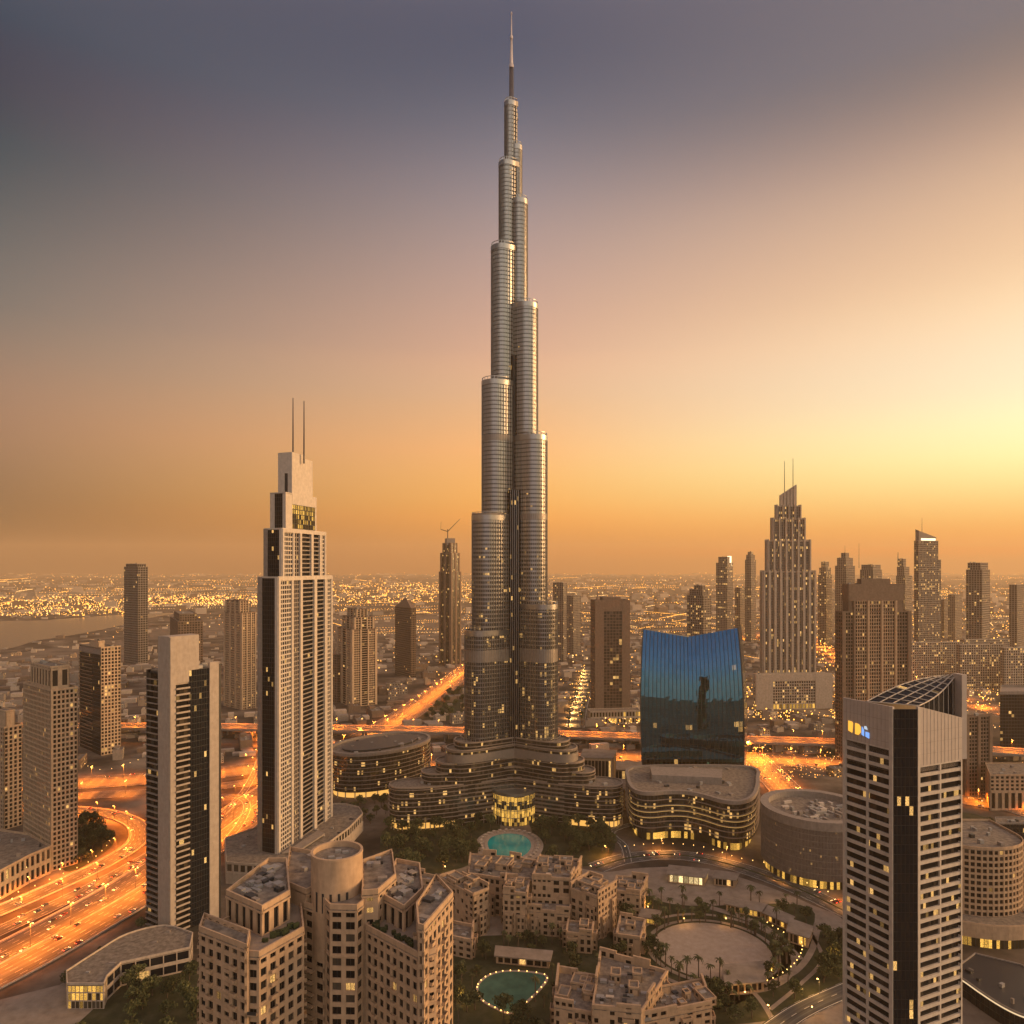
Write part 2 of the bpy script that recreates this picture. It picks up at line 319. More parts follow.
M['white_lit'] = mat_emit('white_shop_light', (1, .8, .5), 2.2)
HAZE = 6.2e-5

# ------------------------------------------------------------------ building kit
FOOT = []                                     # (x, y, radius) of built ground, kept clear of small houses and trees
class Bld:
    def __init__(s, name, label, cat, base, group=None):
        s.root = thing(name, label, cat, base, group); s.parts = {}; s.cells = []; s.o = (random.randrange(0, 900), random.randrange(0, 900)); s.cu = 0
    def mb(s, part, mat):
        k = (part, mat)
        if k not in s.parts: s.parts[k] = MB()
        return s.parts[k]
    def cell(s, q, mat, uv=None, n=None):
        s.cells.append((q, mat, uv, n))
    def finish(s, nwin=0, cellname='window', rest='glazing', subs=None):
        made = [mb.build(part.split('#')[0], M[mat], s.root) for (part, mat), mb in s.parts.items()]
        rf = [o for o in made if o and o.name.split('.')[0] in ('roof', 'podium_roof', 'tier_roof')]
        if rf:                                                 # what stands on the roof belongs to the roof
            for o in made:
                if o and o.name.split('.')[0] in ('roof_plant', 'parapet', 'pergola', 'planting', 'podium_parapet'): o.parent = rf[0]
        sc = []
        for i, (q, mat, uv, n) in enumerate(s.cells):
            c = (Vector(q[0]) + Vector(q[2])) / 2; a = -1
            if c.y > 5:
                p = PX(c)
                if -2 < p[0] < 1026 and -2 < p[1] < 1026 and n[0] * -c.x + n[1] * -c.y > 0:
                    w = abs(PX(Vector(q[1]))[0] - PX(Vector(q[0]))[0]); h = abs(q[2][2] - q[0][2]) * F / c.y; a = w * h
            sc.append((a, i))
        top = set(i for a, i in sorted(sc, reverse=True)[:nwin] if a > 0)
        by = {}
        for i, (q, mat, uv, n) in enumerate(s.cells):
            if i in top:
                m = MB(); m.face(q, uv); m.build(cellname, M[mat], s.root)
            else:
                by.setdefault(mat, MB()).face(q, uv)
        for mat, m in by.items():
            o = m.build(rest, M[mat], s.root)
            if len(s.cells) > 8: o["kind"] = "stuff"
        kids(s.root)
        return s.root
class Wall:
    def __init__(s, b, p0, p1):
        s.b = b; s.p0 = Vector((p0[0], p0[1])); d = Vector((p1[0], p1[1])) - s.p0; s.len = d.length; s.u = d / s.len; s.n = Vector((s.u.y, -s.u.x))
    def pt(s, u, d, z): q = s.p0 + s.u * u + s.n * d; return (q.x, q.y, z)
    def box(s, part, mat, u0, u1, d0, d1, z0, z1):
        s.b.mb(part, mat).hexa([s.pt(u0, d1, z0), s.pt(u1, d1, z0), s.pt(u1, d0, z0), s.pt(u0, d0, z0), s.pt(u0, d1, z1), s.pt(u1, d1, z1), s.pt(u1, d0, z1), s.pt(u0, d0, z1)])
    def pane(s, mat, u0, u1, d, z0, z1, cu, cv, nu=1, nv=1):
        ou, ov = s.b.o; e = .02
        s.b.cell([s.pt(u0, d, z0), s.pt(u1, d, z0), s.pt(u1, d, z1), s.pt(u0, d, z1)], mat,
                 [(ou + cu + e, ov + cv + e), (ou + cu + nu - e, ov + cv + e), (ou + cu + nu - e, ov + cv + nv - e), (ou + cu + e, ov + cv + nv - e)], (s.n.x, s.n.y))
    # facade kinds: f0, f1 are fractions of the wall
    def solid(s, f0, f1, z0, z1, mat='cream', proud=0.0, part='wall', back=-.9):
        s.box(part, mat, f0 * s.len, f1 * s.len, back, proud, z0, z1)
    def grid(s, f0, f1, z0, z1, bay=3.5, fl=4.0, pier=.35, span=.38, depth=.5, mat='cream', glass='glass', part='wall', pproud=0.0, mull=False, skip=0):
        a, e = f0 * s.len, f1 * s.len; nb = max(1, round((e - a) / bay)); nf = max(1, round((z1 - z0) / fl)); bw = (e - a) / nb; fh = (z1 - z0) / nf
        pw = bw * pier; sh = fh * span
        for i in range(nb + 1):
            c = a + i * bw; s.box(part, mat, max(a, c - pw / 2), min(e, c + pw / 2), -depth - .25, pproud, z0, z1)
        for k in range(nf + 1):
            c = z0 + k * fh; s.box(part, mat, a, e, -depth - .22, -.04, max(z0, c - sh / 2), min(z1, c + sh / 2))
        c0u = s.b.cu; s.b.cu += nb + 3
        for i in range(nb):
            for k in range(nf):
                if skip and random.random() < skip:
                    s.box(part, mat, a + i * bw + pw / 2 - .01, a + (i + 1) * bw - pw / 2 + .01, -depth - .2, -.06, z0 + k * fh + sh / 2 - .01, z0 + (k + 1) * fh - sh / 2 + .01); continue
                s.pane(glass, a + i * bw + pw / 2 - .06, a + (i + 1) * bw - pw / 2 + .06, -depth, z0 + k * fh + sh / 2 - .06, z0 + (k + 1) * fh - sh / 2 + .06, c0u + i, k)
        if mull:
            for i in range(nb):
                c = a + (i + .5) * bw; s.box('window_bars', 'dark', c - .07, c + .07, -depth - .05, -depth + .08, z0, z1)
    def glass(s, f0, f1, z0, z1, bay=1.8, fl=4.0, mat='curtain', mull='dark', mw=.12, sh=.25, every=1, d=0.0):
        a, e = f0 * s.len, f1 * s.len; nb = max(1, round((e - a) / bay)); nf = max(1, round((z1 - z0) / fl)); bw = (e - a) / nb; fh = (z1 - z0) / nf
        c0u = s.b.cu; s.b.cu += nb + 3
        for k in range(nf):
            s.pane(mat, a, e, d - .1, z0 + k * fh, z0 + (k + 1) * fh, c0u, k, nb, 1)
        for i in range(0, nb + 1):
            c = a + i * bw; s.box('mullions', mull, max(a, c - mw / 2), min(e, c + mw / 2), d - .3, d + .05, z0, z1)
        for k in range(0, nf + 1, every):
            c = z0 + k * fh; s.box('mullions', mull, a, e, d - .25, d + .02, max(z0, c - sh / 2), min(z1, c + sh / 2))
    def balcony(s, f0, f1, z0, z1, fl=4.0, out=1.6, mat='white', glass='glass', rail=1.0, bay=3.5, back=-.8):
        a, e = f0 * s.len, f1 * s.len; nf = max(1, round((z1 - z0) / fl)); fh = (z1 - z0) / nf; nb = max(1, round((e - a) / bay))
        c0u = s.b.cu; s.b.cu += nb + 3
        for k in range(nf):
            z = z0 + k * fh
            s.box('balcony_slabs', mat, a, e, back - .2, out, z, z + .3)
            s.box('balcony_slabs', mat, a, e, out - .2, out + .01, z + .3, z + .3 + rail)
            for i in range(nb): s.pane(glass, a + i * (e - a) / nb, a + (i + 1) * (e - a) / nb, back, z + .3, z + fh, c0u + i, k)
    def ribbon(s, f0, f1, z0, z1, fl=4.3, wh=.5, mat='white', glass='glass', depth=.7, bay=1.7, posts=1, part='wall'):
        a, e = f0 * s.len, f1 * s.len; nf = max(1, round((z1 - z0) / fl)); fh = (z1 - z0) / nf; nb = max(1, round((e - a) / bay))
        for k in range(nf + 1):
            c0 = z0 + k * fh; lo = c0 - fh * (1 - wh) / 2; hi = c0 + fh * (1 - wh) / 2
            s.box(part, mat, a, e, -depth - .3, 0, max(z0, lo), min(z1, hi))
        c0u = s.b.cu; s.b.cu += nb + 3
        for k in range(nf):
            s.pane(glass, a, e, -depth, z0 + k * fh + fh * (1 - wh) / 2 - .05, z0 + (k + 1) * fh - fh * (1 - wh) / 2 + .05, c0u, k, nb, 1)
        for i in range(1, posts + 1):
            c = a + i * (e - a) / (posts + 1); s.box(part, mat, c - .5, c + .5, -depth - .2, -.03, z0, z1)

def roof(b, poly, z, mat='roof', par=1.3, pmat='cream', units=6, part='roof', unit_h=(1.5, 4), t=.5):
    """flat roof with a parapet and machinery"""
    poly = ccw(poly)
    b.mb(part, mat).prism(poly, z - .8, z, 0)
    inn = offset(poly, -t)
    if par > 0: b.mb('parapet', pmat).ring(inn, offset(poly, .05), z - .3, z + par, sm=False); 
    if par > 0:
        k = len(inn)
        for i in range(k):
            j = (i + 1) % k; b.mb('parapet', pmat).face([(inn[j][0], inn[j][1], z - .3), (inn[i][0], inn[i][1], z - .3), (inn[i][0], inn[i][1], z + par), (inn[j][0], inn[j][1], z + par)])
    if units:
        xs = [p[0] for p in poly]; ys = [p[1] for p in poly]; an = math.atan2(poly[1][1] - poly[0][1], poly[1][0] - poly[0][0]); io = offset(poly, -3); k = 0
        for _ in range(units * 6):
            x, y = random.uniform(min(xs), max(xs)), random.uniform(min(ys), max(ys))
            if not inside((x, y), io): continue
            w, d, h = random.uniform(1.2, 4), random.uniform(1.2, 3), random.uniform(*unit_h) * .7
            b.mb('roof_plant#%d' % random.randrange(10**9), random.choice(['plant', 'plant', 'grey', 'dark'])).rbox(x, y, an, w, d, z, z + h); k += 1
            if k >= units: break
def fp(*pts): return ccw([A(*p) for p in pts])
def corner(pl, pc, pr, Y, th, d=None):
    """footprint of a rectangular block whose near corner stands at column pc and distance Y; its faces end at columns pl and pr"""
    t = R(th); c, s = math.cos(t), math.sin(t); kl, kc, kr = XK(pl), XK(pc), XK(pr); X = kc * Y
    a = (X - kl * Y) / (c + kl * s); b = (kr * Y - X) / (s - kr * c) if d is None else d
    if b <= 0 or b > 160: b = 40
    P0 = (X, Y); PL = (X - a * c, Y + a * s); PR = (X + b * s, Y + b * c)
    return [P0, PR, (PL[0] + PR[0] - X, PL[1] + PR[1] - Y), PL]     # counter-clockwise; wall 0 = right face, wall 3 = left face
def cen(poly): return (sum(p[0] for p in poly) / len(poly), sum(p[1] for p in poly) / len(poly))
POLY = []
def foot(poly, pad=4):
    POLY.append(offset(ccw(poly), 2.5))
    c = cen(poly); FOOT.append((c[0], c[1], max(math.hypot(p[0] - c[0], p[1] - c[1]) for p in poly) + pad))
def walls(b, poly): return [Wall(b, poly[i], poly[(i + 1) % len(poly)]) for i in range(len(poly))]
def core(b, poly, z0, z1, mat='grey', inset=-1.6): b.mb('core', mat).prism(offset(ccw(poly), inset), z0, z1)

# ------------------------------------------------------------------ ground, water, roads
M['ground'] = mat_ground('city_ground', [(.34, (.02, .017, .014, 1)), (.45, (.065, .05, .037, 1)), (.54, (.13, .10, .075, 1)), (.64, (.23, .185, .14, 1))], .011, 14)
M['lawn'] = mat_ground('lawn_grass', [(.3, (.022, .026, .012, 1)), (.5, (.04, .044, .02, 1)), (.7, (.075, .068, .04, 1))], .09)
M['paving'] = mat_ground('stone_paving', [(.3, (.19, .15, .115, 1)), (.5, (.26, .21, .165, 1)), (.7, (.32, .26, .21, 1))], .12)
M['plaza'] = mat_ground('plaza_paving', [(.25, (.30, .235, .18, 1)), (.5, (.37, .29, .225, 1)), (.75, (.43, .35, .28, 1))], .25, 10)
M['darkroad'] = mat_ground('tarmac', [(.3, (.04, .035, .032, 1)), (.6, (.075, .065, .058, 1))], .05)
def sheet(name, poly, z, mat, kind="structure"):
    m = MB(); m.face([(p[0], p[1], z) for p in ccw(poly)]); return m.build(name, mat if not isinstance(mat, str) else M[mat], None, kind=kind)
def slab(name, poly, z0, z1, mat): m = MB(); m.prism(ccw(poly), z0, z1); return m.build(name, M[mat], None, kind="structure")
g = MB(); g.face([(-21000, -2500, 0), (21000, -2500, 0), (21000, 20000, 0), (-21000, 20000, 0)]); g.build('ground', M['ground'], None, kind="structure")
def gp(pts, z=0.0): return [tuple(G(x, y, z))[:2] for x, y in pts]

mw, tw, bw_ = newmat('creek_water'); bw_.inputs["Base Color"].default_value = (.03, .035, .04, 1); bw_.inputs["Roughness"].default_value = .18
nw = N(tw, "ShaderNodeTexNoise", i_Scale=.05, i_Detail=4.0); cw = N(tw, "ShaderNodeTexCoord"); tw.links.new(cw.outputs["Object"], nw.inputs["Vector"])
bu = N(tw, "ShaderNodeBump", i_Strength=.25, i_Distance=2.0); tw.links.new(nw.outputs[0], bu.inputs["Height"]); tw.links.new(bu.outputs[0], bw_.inputs["Normal"])
M['water'] = mw
LAKE = gp([(-420, 622), (0, 621), (60, 619), (118, 615), (175, 613), (150, 618), (118, 626), (95, 631), (62, 637), (35, 641), (0, 650), (-120, 662), (-420, 680)])
sheet('creek_water', spline(LAKE, 5, True), .25, 'water')
sheet('far_water', spline(gp([(-700, 593.5), (-100, 592.5), (60, 591.5), (140, 590), (240, 589), (130, 593), (40, 597), (-100, 600), (-700, 606)]), 5, True), .3, 'water')
# open sandy plots beyond the motorway
M['sand'] = mat_ground('open_sand', [(.3, (.09, .07, .052, 1)), (.5, (.16, .125, .095, 1)), (.7, (.22, .175, .135, 1))], .02, 10)
for k, (pts) in enumerate([[(150, 628), (255, 616), (258, 634), (150, 640)], [(335, 618), (470, 616), (468, 640), (336, 634)], [(0, 655), (120, 640), (150, 655), (40, 682), (-60, 690)],
                           [(560, 640), (600, 640), (600, 655), (560, 655)], [(640, 700), (760, 705), (745, 725), (640, 722)]]):
    sheet('sandy_plot', gp(pts), .15 + .05 * k, 'sand')

ROADS = []
def road(name, pts, width, lanes, z, world=False, mat=None, n=10):
    c = spline(pts if world else gp(pts), n); m = MB(); v = 0.0; e = []
    for i in range(len(c)):
        a, b = c[max(0, i - 1)], c[min(len(c) - 1, i + 1)]; dx, dy = b[0] - a[0], b[1] - a[1]; l = math.hypot(dx, dy); nx, ny = -dy / l * width / 2, dx / l * width / 2
        if i: v += math.hypot(c[i][0] - c[i - 1][0], c[i][1] - c[i - 1][1])
        e.append(((c[i][0] + nx, c[i][1] + ny, z), (c[i][0] - nx, c[i][1] - ny, z), v))
    for p, q in zip(e, e[1:]): m.face([p[1], q[1], q[0], p[0]], [(width, p[2]), (width, q[2]), (0, q[2]), (0, p[2])])
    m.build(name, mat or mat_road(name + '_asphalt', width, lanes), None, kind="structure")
    ROADS.append((c, width)); return c
MOTOR = road('motorway', [(-170, 1038), (-70, 998), (0, 965), (75, 925), (145, 884), (223, 830), (257, 804), (300, 777), (352, 752)], 54, 12, .40)
RAMP = road('motorway_ramp', [(-120, 955), (-40, 926), (0, 911), (62, 884), (108, 862), (137, 842), (137, 826), (116, 816), (85, 811), (40, 809), (-60, 812)], 17, 4, .45)
COLL = road('frontage_road', [(-160, 1002), (-60, 958), (0, 931), (66, 900), (112, 877), (148, 857), (200, 826)], 17, 4, .43)
CROSS = road('cross_highway', [(-200, 800), (-40, 789), (80, 783), (145, 779), (224, 772), (262, 768), (330, 768)], 52, 10, .50)
LOOP = road('loop_ramp', [(150, 808), (200, 798), (236, 797), (247, 806), (240, 824), (222, 846)], 9, 2, .55)
CROSS2 = road('collector_road', [(-40, 812), (70, 797), (145, 793), (224, 786), (262, 780)], 26, 6, .48)
SLIP = road('slip_road', [(222, 815), (245, 790), (259, 762), (262, 745), (252, 732)], 9, 2, .52)
DIAG = road('radial_highway', [(318, 760), (372, 735), (408, 713), (440, 690), (468, 669), (500, 652), (560, 634)], 58, 12, .60)
LOW = road('lower_motorway', [(300, 778), (345, 775), (430, 768), (560, 761), (640, 758), (760, 760), (840, 765), (960, 790), (1100, 830)], 60, 12, .65)
RIGHT = road('right_highway', [(700, 715), (728, 738), (752, 757), (776, 780), (806, 812)], 40, 8, .70)
BOUL = road('boulevard', [(596, 868), (625, 859), (665, 855), (705, 859), (750, 871), (800, 890), (850, 914), (920, 950), (1000, 985), (1080, 1020)], 21, 5, .35)
LANE = road('garden_lane', [(628, 862), (624, 846), (612, 832), (640, 822)], 8, 2, .38)
EAST = road('east_road', [(905, 790), (962, 800), (1000, 806), (1040, 812), (1100, 822)], 34, 6, .75)
EAST2 = road('east_boulevard', [(930, 925), (962, 934), (1000, 940), (1060, 946)], 14, 3, .42)
FARE = road('far_highway', [(880, 672), (930, 690), (985, 708), (1030, 722), (1100, 744)], 60, 10, .80)
FARW = road('far_avenue', [(742, 640), (790, 630), (822, 648), (850, 668), (880, 690)], 40, 6, .85)
AVEN = road('palm_avenue', [(575, 728), (579, 708), (584, 690), (588, 668)], 30, 4, .55)
BRID = road('service_bridge', [(760, 1040), (800, 1012), (848, 990), (900, 968)], 13, 2, .48)

# parks and paved squares
PARK_L = gp([(382, 832), (410, 822), (455, 815), (492, 814), (500, 832), (482, 838), (480, 856), (462, 868), (420, 876), (386, 872)])
PARK_R = gp([(530, 815), (565, 817), (600, 824), (614, 838), (612, 854), (590, 866), (548, 864), (536, 848), (534, 838)])
GARD = gp([(775, 955), (800, 935), (850, 935), (858, 985), (810, 1005), (775, 1020), (700, 1024), (690, 1000), (735, 985)])
GARD2 = gp([(600, 905), (640, 898), (690, 906), (800, 905), (812, 930), (770, 985), (700, 1010), (640, 960), (612, 940)])
COURT = gp([(455, 940), (560, 935), (618, 935), (650, 985), (560, 1040), (420, 1060), (440, 980)])
CORN = gp([(62, 1024), (120, 985), (195, 960), (210, 1010), (200, 1060), (60, 1060)])
EASTP = gp([(960, 812), (1040, 840), (1060, 880), (960, 850)])
KERB = gp([(-60, 1030), (0, 1000), (60, 985), (130, 940), (175, 905), (185, 925), (120, 985), (60, 1040)])
VERGE = gp([(60, 858), (82, 822), (106, 826), (114, 842), (100, 856), (70, 872)])
slab('old_town_paving', spline(gp([(380, 868), (440, 876), (540, 862), (600, 872), (640, 868), (700, 868), (760, 884), (812, 905), (848, 925), (880, 1000), (760, 1080), (430, 1090), (360, 940)]), 4, True), 0, .12, 'paving')
for nm, pl in (('park_lawn', PARK_L), ('park_lawn', PARK_R), ('garden_lawn', GARD), ('garden_lawn', GARD2), ('courtyard_lawn', COURT), ('corner_lawn', CORN), ('east_lawn', EASTP), ('verge_lawn', VERGE)):
    sheet(nm, spline(pl, 4, True), .2, 'lawn')
sheet('motorway_verge', KERB, .22, 'paving')
sheet('radial_verge', gp([(404, 722), (432, 704), (464, 684), (470, 690), (470, 716), (440, 722)]), .24, 'lawn')
sheet('east_green', gp([(800, 750), (845, 748), (845, 770), (812, 768)]), .24, 'lawn')
# round square
pc = G(712, 950); pr_ = 36
sheet('round_plaza', ellipse(pc.x, pc.y, 38, 36), .30, 'plaza')
for k in range(2):
    m = MB(); e0 = ellipse(pc.x, pc.y, 40 + k * 9, 38 + k * 9, 0, 64); e1 = ellipse(pc.x, pc.y, 43 + k * 9, 41 + k * 9, 0, 64); m.ring(e0, e1, .2, .34 - .03 * k); m.build('ring_path', M['paving'], None, kind="structure")
for pts, w in (([(818, 925), (812, 950), (795, 972), (765, 985)], 4), ([(770, 1010), (800, 985), (822, 960), (812, 935)], 2.5), ([(745, 985), (760, 1000), (775, 1024)], 3), ([(640, 975), (665, 1000), (700, 1024)], 3), ([(600, 880), (650, 892), (700, 905), (760, 925), (800, 960)], 6)):
    road('garden_path', pts, w, 1, .33, mat=M['paving'])
# pools
def pool(name, outline, mat, rim, label):
    pl = ccw(spline(outline, 8, True)); t = thing(name, label, 'pool', (*cen(pl), 0))
    m = MB(); m.face([(p[0], p[1], .45) for p in pl]); m.build('water', mat, t)
    m = MB(); m.ring(pl, offset(pl, rim), .1, .62); inn = pl
    k = len(pl)
    for i in range(k): j = (i + 1) % k; m.face([(pl[j][0], pl[j][1], .1), (pl[i][0], pl[i][1], .1), (pl[i][0], pl[i][1], .62), (pl[j][0], pl[j][1], .62)])
    m.build('coping', M['plaza'], t); kids(t); return pl
def mat_pool(name, c1, c2, s, glow=0):
    m, t, b = newmat(name); co = N(t, "ShaderNodeTexCoord"); n = N(t, "ShaderNodeTexNoise", i_Scale=s, i_Detail=4.0); t.links.new(co.outputs["Object"], n.inputs["Vector"])
    r_ = ramp(t, [(.35, (*c1, 1)), (.65, (*c2, 1))]); t.links.new(n.outputs[0], r_.inputs[0]); t.links.new(r_.outputs[0], b.inputs["Base Color"]); b.inputs["Roughness"].default_value = .12
    bu = N(t, "ShaderNodeBump", i_Strength=.15, i_Distance=.3); n2 = N(t, "ShaderNodeTexNoise", i_Scale=.8, i_Detail=3.0); t.links.new(co.outputs["Object"], n2.inputs["Vector"]); t.links.new(n2.outputs[0], bu.inputs["Height"]); t.links.new(bu.outputs[0], b.inputs["Normal"])
    b.inputs["Specular IOR Level"].default_value = .3
    if glow: t.links.new(r_.outputs[0], b.inputs["Emission Color"]); b.inputs["Emission Strength"].default_value = glow
    return m
POOL1 = pool('swimming_pool', gp([(488, 842), (494, 836.5), (509, 834), (524, 836.5), (531, 844), (528, 853), (517, 859), (506, 860), (494, 856), (489, 849)]), mat_pool('teal_pool_water', (.003, .13, .12), (.005, .19, .165), .06, .3), 3.0, 'oval teal swimming pool in the park before the tallest tower')
POOL2 = pool('garden_pond', gp([(479, 987), (488, 977.5), (503, 973), (524, 973), (545, 977), (540, 988), (527, 1001), (512, 1013), (496, 1008), (482, 999)]), mat_pool('pond_water', (.03, .07, .05), (.05, .11, .075), .12, .12), 1.6, 'fan-shaped green pond ringed with lights between the old town blocks')
for pl, rw in ((POOL1, 11),):
    m = MB(); m.ring(offset(pl, 3.2), offset(pl, rw), .1, .36); m.build('pool_terrace', M['plaza'], None, kind="structure")

# ------------------------------------------------------------------ the tallest tower
BY = 750.0; BX = XK(514.5) * BY
b = Bld('skyscraper', 'very tall silvery stepped skyscraper tapering to a needle spire, in the middle of the view', 'skyscraper', (BX, BY, 0))
def wing(ang, Lx, w, n=20):
    a = R(ang); d = (math.cos(a), math.sin(a)); p = (-d[1], d[0]); out = []
    out.append((BX - p[0] * w * .98, BY - p[1] * w * .98))
    for i in range(n + 1):
        t = -math.pi / 2 + math.pi * i / n; l = max(0.0, Lx - w * .9) + math.cos(t) * w * .9; q = math.sin(t) * w
        out.append((BX + d[0] * l + p[0] * q, BY + d[1] * l + p[1] * q))
    out.append((BX + p[0] * w * .98, BY + p[1] * w * .98)); return ccw(out)
def tier(out, z0, z1, ledge=4.2, cap=True, fins=True, louv=()):
    t = b.mb('tier', 'tower'); t.loft(out, z0, z1, 0, 2.2, 4.2)
    b.mb('tier_roof#%d' % random.randrange(10**9), 'roof').face([(p[0], p[1], z1) for p in out])
    o1, o2, o3 = offset(out, .05), offset(out, .5), offset(out, .24)
    z = z0 + ledge / 2; f = b.mb('floor_bands', 'steel')
    while z < z1 - 2:
        h = .8 + .8 * max(0, min(1, (z - 170) / 160))       # the spandrels deepen up the tower
        if z < 170: f.ring(o1, o2, z, z + .8)
        else: f.ring(o1, o3, z, z + min(2.9, 1.0 + (z - 170) / 90))
        z += ledge
    if fins:                                                   # slim vertical fins
        k = len(out); v = b.mb('fins', 'steel')
        for i in range(0, k):
            p, q = out[i], out[(i + 1) % k]; l = math.hypot(q[0] - p[0], q[1] - p[1]); ns = max(1, int(l / 2.8)); an = math.atan2(q[1] - p[1], q[0] - p[0])
            for j in range(ns):
                x, y = p[0] + (q[0] - p[0]) * (j + .5) / ns, p[1] + (q[1] - p[1]) * (j + .5) / ns
                nx, ny = math.sin(an), -math.cos(an); v.rbox(x + nx * .45, y + ny * .45, an, .32, .75, z0, z1)
    if cap:
        b.mb('crown_rail', 'steel').ring(offset(out, -.5), offset(out, .9), z1 - 3.2, z1 + 1.8)
        for i in range(2, len(out) - 2, 2): b.mb('crown_post#%d' % random.randrange(10**9), 'steel').rbox(out[i][0], out[i][1], 0, .6, .6, z1 + 1.8, z1 + 4.5)
        b.mb('crown_rail', 'steel').ring(offset(out, -.3), offset(out, .2), z1 + 4.5, z1 + 5.0)
    for za, zb in louv:
        if z0 <= za < z1: b.mb('mechanical_band#%d' % random.randrange(10**9), 'louvre').ring(offset(out, .1), offset(out, .62), za, zb)
C30 = math.cos(R(30))
def steps(ang, sgn, lst):
    z0 = 0
    for px, py, w in lst:
        E = abs(px - 514.5) / F * BY; Lx = E / C30 if w > E * .6 else (E - w * .5 * 0) / C30
        # the nose is round: its widest reach to the side is the centre's reach plus the nose radius
        Lx = max(w, (E - w * .9) / C30 + w * .9) if ang in (210, 330) else E
        yn = BY - (Lx * .5 if ang in (210, 330) else -20); z1 = ZT(py, yn)
        tier(wing(ang, Lx, w), z0, z1, louv=((157, 169), (57, 71), (300, 306), (380, 386)) if w > 8 else ()); z0 = z1 - 1.5
steps(210, -1, [(462.5, 742, 15.4), (466.5, 632, 15.0), (473.5, 517, 14.4), (483, 382, 12.6), (492, 247, 10.4), (499.5, 163, 7.6), (505, 103, 5.2)])
steps(330, 1, [(559, 742, 15.2), (556, 606, 14.8), (546, 437, 13.9), (537, 305, 11.8), (527, 201, 8.6), (521.5, 147, 5.6)])
steps(90, 1, [(470, 690, 15.6), (478, 560, 14.2), (486, 420, 13.0), (494, 280, 10.0), (501, 190, 7.0)])
cz = ZT(116, BY); b.mb('core', 'tower').loft(ellipse(BX - 2, BY, 4.6, 4.6, 0, 20), 60, cz, 0, 2.2, 4.2)
zz = 640
while zz < cz: b.mb('floor_bands', 'steel').ring(ellipse(BX - 2, BY, 4.7, 4.7, 0, 20), ellipse(BX - 2, BY, 5.3, 5.3, 0, 20), zz, zz + 2); zz += 4.2
b.mb('crown_rail', 'steel').ring(ellipse(BX, BY, 4, 4, 0, 20), ellipse(BX - 2, BY, 5.6, 5.6, 0, 20), cz - 4, cz + 2)
# recess between the two front wings
b.mb('central_recess', 'curtain').loft(ellipse(BX, BY - 17, 6.2, 6.2, 0, 24), 0, 330, 0, 1.6, 4.2); b.mb('central_recess', 'curtain').face([(*p, 330) for p in ellipse(BX, BY - 17, 6.2, 6.2, 0, 24)]); b.mb('central_recess', 'curtain').loft(ellipse(BX - 1, BY - 13, 3.2, 3.2, 0, 20), 329, 468, 0, 1.6, 4.2)
for i in range(-2, 3): b.mb('fins', 'steel').rbox(BX + i * 2.0, BY - 17 - math.sqrt(39 - 4 * i * i) - .2, 0, .3, .6, 0, 330)
z1, z2, z3, z4 = ZT(100, BY), ZT(68, BY), ZT(38, BY), ZT(12, BY)
sp = b.mb('spire', 'spire'); M['spire'] = mat_wall('spire_steel', (.10, .10, .11), .35, .1, .05, True, 0, .7); M['mast'] = mat_wall('mast_steel', (.62, .55, .50), .35, .1, .05, True, 0, .5)
BX0 = BX; BX = BX - 3.2; sp.tube((BX, BY, cz - 6), (BX, BY, z2), 2.7, 2.3, 12)
mp_ = b.mb('mast#%d' % random.randrange(10**9), 'mast'); mp_.tube((BX, BY, z2), (BX, BY, z2 + 4), 2.6, 2.2, 10); mp_.tube((BX, BY, z2), (BX, BY, z3), 1.9, .9, 10); mp_.tube((BX, BY, z3), (BX, BY, z4), .75, .35, 8); mp_.tube((BX, BY, z3 - 1), (BX, BY, z3 + 2), 1.5, 1.5, 8); mp_.tube((BX, BY, z4 - 2), (BX, BY, z4), .9, .6, 8)
for (x, y, z, w) in ((0, -3, cz + 2, 3), (2, -2, cz + 2, 5), (-2, -2, cz + 6, 4)): b.mb('crown_post#%d' % random.randrange(10**9), 'steel').rbox(BX + x, BY + y, .4, 1.2, 1.2, z, z + w)
BX = BX0
# the curved podium wings
def curved(sgn, reach, w0, w1, drop=.62, n=14, curl=.16):
    cl = []
    for i in range(n + 1):
        t = i / n; cl.append((BX + sgn * (reach - w1) * t, BY - 4 - (reach * drop) * (t ** 1.25) + reach * curl * t * t * t))
    fr, bk = [], []
    for i, c in enumerate(cl):
        a, e = cl[max(0, i - 1)], cl[min(n, i + 1)]; dx, dy = e[0] - a[0], e[1] - a[1]; l = math.hypot(dx, dy); nx, ny = dy / l, -dx / l
        if ny > 0: nx, ny = -nx, -ny
        w = w0 + (w1 - w0) * i / n; fr.append((c[0] + nx * w, c[1] + ny * w)); bk.append((c[0] - nx * w, c[1] - ny * w))
    tip, d = cl[-1], (cl[-1][0] - cl[-2][0], cl[-1][1] - cl[-2][1]); l = math.hypot(*d); d = (d[0] / l, d[1] / l); p = (-d[1], d[0]); nose = []
    s0 = 1 if (fr[-1][0] - tip[0]) * p[0] + (fr[-1][1] - tip[1]) * p[1] > 0 else -1
    for k in range(1, 10):
        t = math.pi * k / 10; nose.append((tip[0] + p[0] * s0 * w1 * math.cos(t) + d[0] * w1 * math.sin(t), tip[1] + p[1] * s0 * w1 * math.cos(t) + d[1] * w1 * math.sin(t)))
    return ccw(fr + nose + bk[::-1])
M['podium'] = mat_glass('podium_glass', (.03, .026, .02), lit=.05, strength=.8, curtain=.35, rough=.12, spec=.7)
